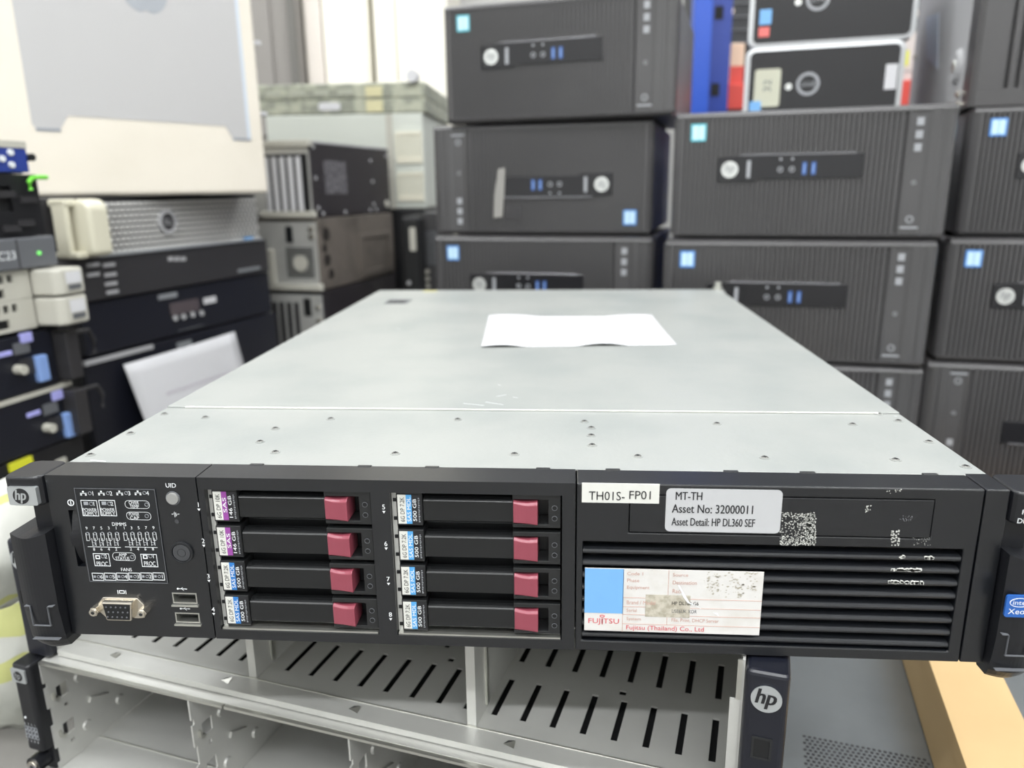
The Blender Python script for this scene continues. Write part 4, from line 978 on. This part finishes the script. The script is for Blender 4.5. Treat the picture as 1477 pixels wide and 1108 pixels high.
MB().box(-0.01, 0.46, 0, 0.012, 0.002, h-0.001, navy).build('bezel', t, bevel=0.002)
def onf(px, py): return hit(px, py, o, SY)
a = onf(246, 456); c = onf(285, 430); MB().box(a[0], c[0], -0.002, 0, a[1], c[1], mat('lcd_grey', (84, 76, 78), 0.2)).build('display', t)
a = onf(228, 433); c = onf(254, 421); MB().box(a[0], c[0], -0.002, 0, a[1], c[1], silver_badge).build('front_badge', t)
a = onf(294, 439); c = onf(310, 427); MB().box(a[0], c[0], -0.002, 0, a[1], c[1], paper).build('white_tag', t)
a = onf(256, 476); c = onf(292, 466); MB().box(a[0], c[0], -0.002, 0, a[1]-.002, c[1]-.004, silver_badge).build('lettering_strip', t)
for px, py in ((252, 458), (264, 456), (277, 453), (290, 451)):
    x, z = onf(px, py); MB().cyl((x, -0.003, z-0.001), 0.0052, 0.003, side_grey, seg=14).build('button', t)
# machine with silver mesh: a server tower lying on its side
t, h, o = tsu(-0.0350, 0.1255, 'server_tower', 'server tower on its side with silver honeycomb mesh front and ivory handle', 'server')
def onm(px, py): return hit(px, py, o, SY)
MB().box(-0.055, 0.455, 0.02, 0.52, 0.0003, h-0.0005, strip_m).build('case', t, bevel=0.003)
MB().box(-0.055, 0.455, -0.006, 0.02, 0.0010, 0.0675, strip_m).build('drive_strip', t, bevel=0.002)
mx0 = onm(125, 300)[0]; mx1 = 0.440
b = MB().box(mx0, mx1, 0.002, 0.02, 0.069, h-0.002, blk_deep); b.build('mesh_backing', t)
b = MB(); px_ = 0.0115; row = 0
z = 0.071
while z < h-0.007:
    x = mx0+0.003+(px_/2 if row % 2 else 0)
    while x < mx1-0.004:
        b.cyl((x, -0.0024, z+0.003), 0.0040, 0.0050, meshm, seg=6)
        x += px_
    z += 0.0092; row += 1
b.build('honeycomb_mesh', t)
MB().box(mx0, mx1, -0.010, 0.002, 0.0675, 0.0712, silver_badge).build('bright_ledge', t)
x, z = onm(239, 320); b = MB(); b.ring(x, z, 0.021, 0.006, -0.006, side_grey, 24, d=.004); b.cyl((x, -0.005, z), 0.015, 0.004, strip_m, seg=22); b.text('DELL', x-0.010, x+0.010, z-0.005, z+0.005, -0.0055, side_grey); b.build('round_logo', t)
# ivory handle: vertical grip with rounded top return
b = MB(); xa, xb = onm(100, 340)[0], mx0-0.001
b.prism([(-0.045, h-0.014), (-0.045, 0.075), (-0.030, 0.071), (-0.010, 0.071), (0.004, 0.075), (0.004, h-0.010), (-0.020, h-0.003), (-0.036, h-0.004)], xa, xb, handle_w, ax='x')
b.build('ivory_handle', t, bevel=0.006, seg=3)
xq, xr_ = onm(84, 330)[0], onm(92, 330)[0]; b = MB(); b.box(xq, xr_, -0.018, 0.010, 0.071, h-0.004, handle_w); b.box(xq, xa+0.004, -0.020, 0.015, h-0.014, h-0.003, handle_w); b.box(xq, xa+0.004, -0.030, 0.015, 0.070, 0.080, handle_w); b.build('handle_mount', t, bevel=0.003)
x, z = onm(110, 401); MB().box(x-0.004, x+0.004, -0.009, -0.006, z-0.012, z+0.010, handle_w).build('ivory_clip', t)
for px, py in ((130, 382), (130, 396), (153, 382), (155, 396), (156, 409), (158, 421)):
    x, z = onm(px, py); MB().box(x-0.012, x+0.012, -0.0068, -0.006, z-0.0028, z+0.0028, side_grey).build('port_icon', t)
for px in (242, 251, 260):
    x, z = onm(px, 373); MB().box(x-0.006, x+0.006, -0.0068, -0.006, z-0.004, z+0.003, side_grey).build('port_icon', t)
x, z = onm(358, 388); MB().box(x-0.040, x+0.030, -0.0068, -0.006, z-0.003, z+0.003, silver_badge).build('lettering_strip', t)
x, z = onm(355, 343); MB().box(x-0.016, x+0.012, -0.008, -0.006, z-0.006, z+0.002, lab_sky).build('blue_sticker', t)

# paper leaning on the stack
o = (SO.x, SO.y, W(-0.3053))
def onp(px, py): return hit(px, py, (SO.x+0.012, SO.y-0.003, o[2]), SY)
TLp = onp(178, 526); TRp = onp(338, 478); BLp = onp(196, 612); BRp = onp(352, 560)
pp = thing('paper_sheet', 'large white printed sheet leaning against the black server left of the steel lid', 'paper', (SO.x+0.0045, SO.y-0.0012, 0), SY)
b = MB(); n = 10
def pt(u, v):
    top = (TLp[0]+(TRp[0]-TLp[0])*u, TLp[1]+(TRp[1]-TLp[1])*u); bot = (BLp[0]+(BRp[0]-BLp[0])*u, BLp[1]+(BRp[1]-BLp[1])*u)
    x = top[0]+(bot[0]-top[0])*v; z = top[1]+(bot[1]-top[1])*v
    return x, -0.008-0.020*v-0.004*math.sin(3*u+v), z
V_ = 2.0
vs = [pt(i/n, V_*j/n) for j in range(n+1) for i in range(n+1)]
b.add(vs, [(j*(n+1)+i, j*(n+1)+i+1, (j+1)*(n+1)+i+1, (j+1)*(n+1)+i) for j in range(n) for i in range(n)], paper)
so = b.build('sheet', pp, smooth=True); sm = so.modifiers.new('thick', 'SOLIDIFY'); sm.thickness = 0.0004
zb = min(v[2] for v in vs); so.location.z = 0
# faint blurred line of print
b = MB()
for k in range(26):
    u = 0.22+k*0.024; v = 0.62
    x, y, z = pt(u, v-0.0*k); x2, y2, z2 = pt(u+0.017, v)
    b.add([(x, y-0.0007, z-0.003), (x2, y2-0.0007, z2-0.003), (x2, y2-0.0007, z2+0.003), (x, y-0.0007, z+0.003)], [(0, 1, 2, 3)], mat('faint_print', (205, 200, 208), 0.7))
b.build('printed_line', pp)

# --- white carton printed with a silver computer
my = R(55); mo = Vector((-0.854, 0.677, W(0.1265)))
mw = 0.545
mb_ = thing('product_box', 'big white carton printed with a silver aluminium computer, at the top left', 'box', mo, my)
MB().box(0, mw, 0, 0.25, 0, 0.62, cream).build('carton', mb_, bevel=0.006, seg=3)
def onx(px, py): return hit(px, py, tuple(mo), my)
pc = [onx(26, 5), onx(342, 5), onx(357, 170), onx(362, 200), onx(337, 203), onx(325, 182), onx(98, 166), onx(87, 189), onx(42, 188), onx(36, 182), onx(30, 150)]
b = MB(); up = (onx(24, -60)); up2 = onx(340, -60)
lx0, lx1 = onx(33, 100)[0], onx(352, 100)[0]
zf = onx(40, 188)[1]; zg = onx(98, 167)[1]; zf2 = onx(350, 203)[1]; zg2 = onx(325, 182)[1]
P = [(lx0, 0.56), (lx0, zf+0.01), (lx0+0.006, zf), (onx(85, 190)[0], zf), (onx(98, 167)[0], zg), (onx(325, 182)[0], zg2), (onx(337, 202)[0], zf2), (lx1, zf2), (lx1, 0.56)]
b.prism(P, -0.0008, 0.001, mac_silver)
for xa_, xb_, za_, zb_ in ((lx0+0.004, onx(88, 190)[0], zf, zf+0.004), (onx(336, 203)[0], lx1, zf2, zf2+0.004)): b.box(xa_, xb_, -0.001, -0.0008, za_, zb_, mac_dark)
b.box(lx1-0.006, lx1, -0.001, -0.0008, zf2, 0.56, mat('printed_pale_blue', (200, 210, 222), 0.5))
b.build('printed_computer', mb_)
# fruit mark, only its foot is inside the frame
cx, cz = (onx(180, 0)[0]+onx(236, 0)[0])/2, onx(207, 22)[1]; r_ = (onx(236, 0)[0]-onx(180, 0)[0])/2*1.12
pts = []
for i in range(40):
    a = 2*math.pi*i/40; rr_ = r_*(1+0.05*math.cos(2*a))
    x = rr_*math.cos(a); z = rr_*math.sin(a)*0.98
    z += -0.0
    if abs(x) < r_*0.30: z += (0.16*r_ if z < 0 else -0.16*r_)*(1-abs(x)/(r_*0.30))
    if x > r_*0.62 and -0.1*r_ < z-0.15*r_ < 0.5*r_ : x -= r_*0.22
    pts.append((cx+x, cz+r_+z))
b = MB(); b.prism(pts, -0.0011, -0.0008, mac_logo); b.prism([(cx+0.0, cz+2.15*r_), (cx+0.05*r_, cz+2.45*r_), (cx+0.45*r_, cz+2.75*r_), (cx+0.42*r_, cz+2.40*r_)], -0.0011, -0.0008, mac_logo); b.build('printed_logo', mb_)
for px, py in ((383, 60), (390, 163)):
    x, z = onx(px-8, py); MB().box(mw-0.004, mw+0.018, 0.010, 0.014, z-0.003, z+0.003, paper).build('white_tab', mb_)

# ================================================================== MIDDLE-LEFT PCs SEEN FROM THE BACK
PYW = R(-12); ey_ = Vector((math.sin(R(12)), math.cos(R(12)), 0)); ex_ = Vector((math.cos(PYW), math.sin(PYW), 0))
corner = Vector((-0.521, 1.32, 0))
def pcu(z0, h, label, m, dx=0):
    o = corner + ex_*(dx) - ex_*0.40; o.z = W(z0)
    t = thing('computer_tower', label, 'computer', o, PYW, 'old tower computers lying with their backs to the left'); 
    MB().box(0, 0.40, 0.003, 0.385, 0, h, m).build('case', t, bevel=0.002)
    return t, (corner.x+ex_.x*dx, corner.y+ex_.y*dx, W(z0))
def side(px, py, c_): # point on the right side (depth direction) -> local (y,z)
    a = hit(px, py, c_, R(78)); return a
t, c_ = pcu(0.0725, 0.160, 'black steel tower computer with white expansion slots and grey side label, atop the back pile', case_black)
b = MB(); b.box(0.12, 0.395, -0.002, 0.003, 0.004, 0.156, galv_in); b.build('rear_panel', t)
MB().box(0.285, 0.392, -0.004, -0.002, 0.010, 0.134, blk_deep).build('dark_gap_plate', t)  # black plate added for the dark gaps between the slot covers
for i in range(5): MB().box(0.289+i*0.0195, 0.289+i*0.0195+0.011, -0.009, -0.004, 0.014, 0.128, paper).build('slot_cover', t, bevel=0.001)
MB().box(0.27, 0.405, -0.012, 0.004, 0.148, 0.162, light_srv).build('top_flange', t, bevel=0.002)
MB().box(0.27, 0.403, -0.010, 0.004, 0.000, 0.014, light_srv).build('bottom_flange', t, bevel=0.002)
ya, za = side(470, 280, c_); yb, zb_ = side(498, 233, c_)
MB().box(0.400, 0.4008, ya, yb, za, zb_, mat('mottled_grey_label', (112, 110, 114), 0.5, noise=(120, (70, 68, 72), .45, .55))).build('side_label', t)
for px, py in ((451, 212), (455, 257), (454, 290), (459, 300), (466, 312), (498, 310), (534, 232), (537, 262), (539, 295), (534, 308), (543, 308), (556, 225)):
    y, z = side(px, py, c_); 
    if 0.005 < y < 0.38: MB().cyl((0.400, y, max(0.008, min(0.155, z))), 0.0042, 0.002, side_grey, 'x', 10).build('screw', t)
y, z = side(560, 294, c_); MB().cyl((0.400, min(y, .36), z), 0.009, 0.004, light_srv, 'x', 14).build('lock', t)
MB().box(0.4000, 0.4010, 0.0, 0.385, 0.156, 0.160, side_grey).build('top_seam', t)
t, c_ = pcu(-0.086, 0.156, 'worn bronze-sided tower computer with rear fan grille, middle of the back row pile', case_brown, 0.004)
MB().box(0.10, 0.395, -0.002, 0.003, 0.004, 0.150, galv_in).build('rear_panel', t)
b = MB()
for i in range(11):
    for j in range(11):
        b.box(0.318+i*0.0062, 0.3225+i*0.0062, -0.0025, -0.001, 0.028+j*0.0062, 0.0325+j*0.0062, blk_panel)
b.build('fan_grille', t)
MB().cyl((0.353, -0.006, 0.060), 0.018, 0.004, light_srv, seg=20).build('fan_hub', t)
MB().box(0.270, 0.288, -0.012, 0.0, 0.010, 0.090, light_srv).build('slot_cover', t, bevel=0.002)
MB().box(0.322, 0.338, -0.004, -0.001, 0.105, 0.140, blk_panel).build('port', t)
MB().box(0.265, 0.404, -0.010, 0.003, 0.0, 0.014, light_srv).build('bottom_flange', t, bevel=0.002)
for zz in (0.118, 0.134): MB().cyl((0.385, -0.006, zz), 0.006, 0.006, nickel, seg=14).build('rear_jack', t)
y0_, z0_ = side(520, 400, c_); y1_, z1_ = side(562, 332, c_)
b = MB(); b.plate(y0_, y1_, z0_, z1_, 0.400, 0.4035, [(y0_+0.025, y1_-0.02, z0_+0.015, z1_-0.012)], case_brown, ax='yz'); b.build('side_recess_frame', t, bevel=0.001)
b = MB()
for px, py, rr_ in ((470, 338, .016), (472, 375, .014), (478, 395, .012), (468, 358, .010)):
    y, z = side(px, py, c_); b.cyl((0.400, y, z), rr_, 0.001, mat('dark_stain', (44, 40, 38), 0.4), 'x', 9)
b.build('dark_patches', t)
t, c_ = pcu(-0.244, 0.154, 'dark tower computer at the foot of the back pile, half hidden by the lid', case_black, 0.006)
MB().box(0.10, 0.395, -0.002, 0.003, 0.004, 0.148, galv_in).build('rear_panel', t)
for i in range(4): MB().box(0.270+i*0.019, 0.270+i*0.019+0.010, -0.006, -0.001, 0.02, 0.130, strip_m).build('slot_cover', t)
MB().box(0.350, 0.368, -0.004, -0.001, 0.10, 0.14, blk_deep).build('port', t)
for i in range(3): MB().cyl((0.385, -0.006, 0.06+i*0.03), 0.005, 0.006, nickel, seg=12).build('rear_jack', t)
tag(MB().box(-0.90, -0.46, 1.36, 1.72, 0, ZT-0.2445, wood).build('wooden_pallet', bevel=0.003), 'wooden pallet under the back row pile of old towers', 'pallet')

# ================================================================== PALE CHASSIS STACK BEHIND
GY = 1.78; gyaw = R(-10)
def gxz(px, py, y=GY): p = aty(px, py, y); return p.x, p.z
X0 = gxz(385, 200)[0]; X1 = gxz(572, 200)[0]
zs = [gxz(480, p)[1] for p in (302, 165, 143, 120)]
def back_unit(x0, x1, y, z0, z1, d, m, label, name='server_chassis', yaw=0):
    t = thing(name, label, 'server', (x0, y, z0), yaw, 'pale equipment chassis at the back left')
    MB().box(0, x1-x0, 0, d, 0, z1-z0-0.0005, m).build('case', t, bevel=0.004); return t
xe = gxz(612, 230)[0]
t = back_unit(X0, xe, GY, 0, zs[0], 0.4, black_srv, 'dark equipment case under the pale chassis, back left')
t = back_unit(X0, xe, GY, zs[0], zs[1], 0.45, beige_srv, 'tall pale grey chassis with slotted end panels, behind the old towers')
wd_ = xe-X0
for za_, zb_ in ((0.02, 0.095), (0.12, 0.20)):
    b = MB().plate(wd_-0.075, wd_-0.004, za_, zb_, -0.006, 0, [(wd_-0.068+i*0.013, wd_-0.062+i*0.013, za_+0.018, zb_-0.006) for i in range(5)], mat('ivory_panel', (222, 218, 200), 0.5)); b.build('slotted_panel', t)
MB().box(wd_-0.10, wd_-0.082, -0.004, 0, 0.0, zs[1]-zs[0]-0.002, light_srv).build('corner_strip', t)
t = back_unit(X0-0.02, xe+0.01, GY, zs[1], zs[2], 0.42, olive_srv, 'lower of two flat grey-olive units with a white label, back left')
MB().prism(rrect(0.17, 0.23, 0.010, 0.030, 0.008), -0.002, 0, paper).build('white_label', t); MB().box(0.30, 0.345, -0.002, 0, 0.004, 0.034, mat('pale_yellow', (206, 200, 160), 0.6)).build('yellowed_label', t)
t = back_unit(X0-0.02, xe+0.01, GY, zs[2], zs[3], 0.42, olive_srv, 'upper of two flat grey-olive units just under the white cabinets, back left')
MB().box(0.30, 0.345, -0.002, 0, 0.004, 0.030, mat('pale_yellow', (206, 200, 160), 0.6)).build('yellowed_label', t)
for k in range(4): MB().box(0.03+k*0.065, 0.07+k*0.065, -0.002, 0, 0.010, 0.024, mat('grey_olive_light', (168, 170, 156), .6)).build('port_block', t)
b = MB(); b.cyl((0.43, -0.02, zs[3]-zs[2]+0.012), 0.016, 0.03, paper, 'y', 16); b.build('paper_roll', t)
# small upright black machine with white oval, grille behind
p = aty(581, 415, 1.50); q = aty(604, 312, 1.50)
t = thing('black_case', 'slim upright black case with a white oval, wedged left of the middle tower stack', 'computer', (p.x, 1.50, 0), 0)
MB().box(0, q.x-p.x, 0, 0.15, 0, q.z, blk_deep).build('case', t, bevel=0.012, seg=3)
a = aty(592, 362, 1.5); b_ = aty(598, 328, 1.5); MB().prism(rrect(a.x-p.x, b_.x-p.x+0.002, a.z, b_.z, 0.003), -0.003, 0, light_srv).build('white_oval', t)
a = aty(590, 408, 1.5); MB().cyl((a.x-p.x, -0.003, a.z), 0.005, 0.003, side_grey, seg=12).build('button', t)
p = aty(606, 415, 1.56); q = aty(640, 306, 1.56); p.x += 0.014
t = thing('computer_tower', 'dark case with horizontal louvers peeking out left of the middle tower stack', 'computer', (p.x, 1.56, 0), 0)
MB().box(0, q.x-p.x, 0.0, 0.15, 0, q.z, strip_m).build('case', t, bevel=0.003)
b = MB()
for i in range(12): b.box(0.004, q.x-p.x-0.004, -0.003, 0, q.z-0.05-i*0.007, q.z-0.0465-i*0.007, grey_srv)
b.build('louvers', t)
b = MB()
for i in range(3): b.cyl((0.006, -0.004, q.z-0.145-i*0.018), 0.006, 0.004, light_srv, seg=12)
b.build('jacks', t)

# ================================================================== BACK OF THE ROOM
CYB = 2.45
def cab(px0, px1, pyb, m, label, cat, y=CYB, ztop=1.6, name='white_cabinet', d=0.35):
    a = aty(px0, pyb, y); c = aty(px1, pyb, y)
    t = thing(name, label, cat, (a.x, y, 0)); MB().box(0, c.x-a.x, 0.0, d, 0, ztop, m).build('body', t, bevel=0.006); return t, c.x-a.x
t, w = cab(444, 536, 120, cab_white, 'left of two tall white metal cabinets against the back wall', 'cabinet')
MB().box(0.012, w*0.30, -0.02, 0, 0.05, 1.58, mat('warm_grey_enamel', (214, 206, 198), .5)).build('side_door', t, bevel=0.004)
MB().box(w*0.33, w-0.012, -0.02, 0, 0.05, 1.58, cab_white).build('door', t, bevel=0.004)
t, w = cab(543, 648, 120, cab_white, 'right of two tall white metal cabinets, partly behind the middle stack', 'cabinet')
MB().box(0.012, w*0.30, -0.02, 0, 0.05, 1.58, cab_white).build('door', t, bevel=0.004)
MB().box(w*0.33, w-0.012, -0.02, 0, 0.05, 1.58, cab_white).build('door', t, bevel=0.004)
t, w = cab(352, 436, 120, cab_grey, 'tall grey cabinet between the white carton and the white cabinets', 'cabinet', name='grey_cabinet', y=2.40)
MB().box(0.01, w*0.55, -0.015, 0, 0.62, 1.58, cab_grey).build('door', t, bevel=0.004)
MB().box(w*0.86, w-0.004, -0.02, 0, 0.02, 1.58, mat('dark_grey_enamel', (104, 102, 98), 0.5)).build('dark_edge', t)
t, w = cab(-40, 346, 120, cab_grey, 'wide grey cupboard hidden behind the white carton', 'cabinet', name='grey_cupboard', y=2.40)
MB().box(0.01, w*0.49, -0.015, 0, 0.05, 1.58, cab_grey).build('door', t, bevel=0.004); MB().box(w*0.5, w-0.01, -0.015, 0, 0.05, 1.58, cab_grey).build('door', t, bevel=0.004)

# blue pallet rack on the right at the back
RYB = 1.62
def rx(px, y=RYB): return aty(px, 100, y).x
t = thing('storage_rack', 'blue steel storage rack upright with red beam, behind the middle and right stacks', 'rack', (rx(998), RYB, 0))
wv = rx(1024)-rx(998)
b = MB(); b.prism([(0, 0), (wv, 0), (wv, 0.006), (wv-0.008, 0.006), (wv-0.008, 0.05), (0.0, 0.05)], 0, 1.9, rack_blue, ax='z'); b.build('upright', t, bevel=0.002)
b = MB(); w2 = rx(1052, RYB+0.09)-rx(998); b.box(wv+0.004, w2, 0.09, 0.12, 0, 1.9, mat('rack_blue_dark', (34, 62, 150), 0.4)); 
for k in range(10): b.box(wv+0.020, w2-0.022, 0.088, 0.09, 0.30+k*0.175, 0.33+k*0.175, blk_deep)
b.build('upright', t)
hb = aty(1062, 140, RYB+0.05).z; hb2 = aty(1062, 115, RYB+0.05).z
MB().box(wv+0.03, 0.95, 0.13, 0.16, hb-0.02, hb2, rack_red).build('beam', t, bevel=0.002)
MB().box(wv+0.03, 0.95, 0.13, 0.42, hb-0.03, hb-0.0205, maroon).build('shelf', t)
MB().box(0.95, 0.99, 0.09, 0.14, 0, 1.9, rack_blue).build('upright', t)
base = Vector((rx(998), RYB, 0))
# boxes on the rack
def bx(px0, px1, py0, py1, y, m, name, label, cat='box', d=0.2, z0=None):
    a = aty(px0, py1, y); c = aty(px1, py0, y)
    z0_ = a.z if z0 is None else z0
    t = thing(name, label, cat, (a.x, y, z0_)); MB().box(0, c.x-a.x, 0, d, 0, c.z-z0_, m).build('carton', t, bevel=0.003); return t, c.x-a.x, c.z-z0_
sz = hb2
t, w, h = bx(1052, 1075, 62, 114, RYB+0.15, mat('peach_box', (222, 190, 165), 0.6), 'cardboard_box', 'small peach and red carton on the rack left of the glossy desktops', z0=hb2+0.001, d=.15)
MB().box(0, w, -0.001, 0, h*0.0, h*0.45, rack_red).build('red_band', t)
t, w, h = bx(1296, 1330, 45, 100, RYB+0.15, mat('warm_white_box', (206, 196, 192), 0.6), 'cardboard_box', 'warm white carton with a yellow sticker between the desktops and the grey workstation', z0=hb2+0.001, d=.15)
MB().box(w*0.15, w*0.45, -0.001, 0, h*0.30, h*0.62, yellow).build('yellow_sticker', t); MB().box(0, w, -0.001, 0, h*.18, h*.2, grey_srv).build('tape_line', t)
# dark machines on the far shelf
t = thing('rack_server', 'stack of dark machines with small pale blobs on the far rack shelf', 'server', (rx(1046), RYB+0.46, 0))
MB().box(0, 0.66, 0, 0.3, 0, 1.75, mat('dark_machine', (38, 40, 44), 0.5)).build('case', t)
b = MB()
for k in range(30): b.box(0.0, 0.62, -0.004, 0, 0.62+k*0.035, 0.624+k*0.035, grey_srv)
b.build('seams', t)
for px, py, w_ in ((1047, 16, 14), (1060, 88, 10), (1332, 18, 8), (1350, 40, 6), (1316, 60, 6)):
    a = aty(px, py, RYB+0.45); MB().prism(rrect(a.x-rx(1046)-w_*0.0016, a.x-rx(1046)+w_*0.0016, a.z-0.011, a.z+0.011, 0.009), -0.008, 0, mat('warm_pale', (244, 226, 204), 0.4)).build('pale_blob', t)  # pale rounded blobs on the machine fronts

# ================================================================== SHEET OF PAPER ON THE LID
pc = [atz(705, 458, W(0)), atz(940, 458, W(0)), atz(976, 499, W(0)), atz(694, 503, W(0))]
n = 24; b = MB()
def Pp(u, v):
    t_ = pc[0].lerp(pc[1], u); bt = pc[3].lerp(pc[2], u); p = t_.lerp(bt, v)
    fl = 0.0022*max(0, math.sin(u*12.0+0.4))*(v**3) + 0.0022*max(0, math.sin(u*8+0.6))*(1-v)**3
    return (p.x, p.y, W(0)+0.0012+fl)
vs = [Pp(i/n, j/n) for j in range(n+1) for i in range(n+1)]
b.add(vs, [(j*(n+1)+i, j*(n+1)+i+1, (j+1)*(n+1)+i+1, (j+1)*(n+1)+i) for j in range(n) for i in range(n)], paper)
so = b.build('paper_sheet', smooth=True); so.modifiers.new('t', 'SOLIDIFY').thickness = 0.0003
tag(so, 'white sheet of paper with wavy edges lying on the pale steel lid', 'paper')
b = MB(); fp = mat('very_faint_print', (216, 214, 220), 0.7)
for v in [0.12+0.07*k for k in range(12)]:
    for (ua, ub) in ((0.08, 0.30), (0.36, 0.90)):
        for k in range(12):
            u = ua+(ub-ua)*k/12
            if random.random() < .3: continue
            a = Pp(u, v); c = Pp(u+(ub-ua)/16, v); b.add([(a[0], a[1]-.001, a[2]+.0003), (c[0], c[1]-.001, c[2]+.0003), (c[0], c[1]+.001, c[2]+.0003), (a[0], a[1]+.001, a[2]+.0003)], [(0, 1, 2, 3)], fp)
po = b.build('printed_lines', so)

bag_top = []
# ================================================================== WHITE BAGS AT THE LOWER LEFT
def bag(px0, py0, px1, py1, y, label, seed, stripes, base_=None):
    a = aty(px0, py1, y); c = aty(px1, py0, y)
    z1 = c.z; zb0 = 0.0 if base_ is None else base_
    t = thing('plastic_bag', label, 'bag', ((a.x+c.x)/2, y+0.05, zb0)); bag_top.append(z1)
    w = (c.x-a.x)/2; h = z1-zb0; rg = random.Random(seed)
    bm_ = MB(); nu, nv = 26, 18; vs = []
    for j in range(nv+1):
        for i in range(nu):
            th = 2*math.pi*i/nu; ph = j/nv
            r_ = (0.75+0.45*math.sin(math.pi*min(1, ph*1.05)))*(1-0.45*ph**4)
            wob = 1+0.10*math.sin(5*th+seed+ph*7)+0.06*math.sin(11*th+3*ph*9)+rg.uniform(-.02, .02)
            vs.append((w*r_*wob*math.cos(th)*0.9, 0.05*r_*wob*math.sin(th), h*ph))
    fs = [(j*nu+i, j*nu+(i+1) % nu, (j+1)*nu+(i+1) % nu, (j+1)*nu+i) for j in range(nv) for i in range(nu)]+[tuple(range(nu))[::-1], tuple(range(nv*nu, (nv+1)*nu))]
    bm_.add(vs, fs, bag_m)
    k = bm_.mi(bag_y); bm_.bm.faces.ensure_lookup_table()
    if stripes:
        for f in bm_.bm.faces:
            zc_ = f.calc_center_median().z/h
            if any(abs(zc_-s_) < 0.035 for s_ in stripes): f.material_index = k
    bm_.build('bag_body', t, smooth=True)
bag(-130, 838, 22, 1085, 0.17, 'crumpled white plastic bag with yellow stripes under the other bag, lower left', 5, (0.45, 0.62, 0.72))
bag(-100, 735, -14, 790, 0.12, 'rounded white plastic bag with yellow rim in the lower left corner', 2, (0.10, 0.9), bag_top[0]-0.002)

# ================================================================== VIEW
SC.view_settings.view_transform = 'Standard'; SC.view_settings.look = 'None'; SC.view_settings.gamma = 1; SC.view_settings.use_curve_mapping = False
SC.view_settings.exposure = 0.5
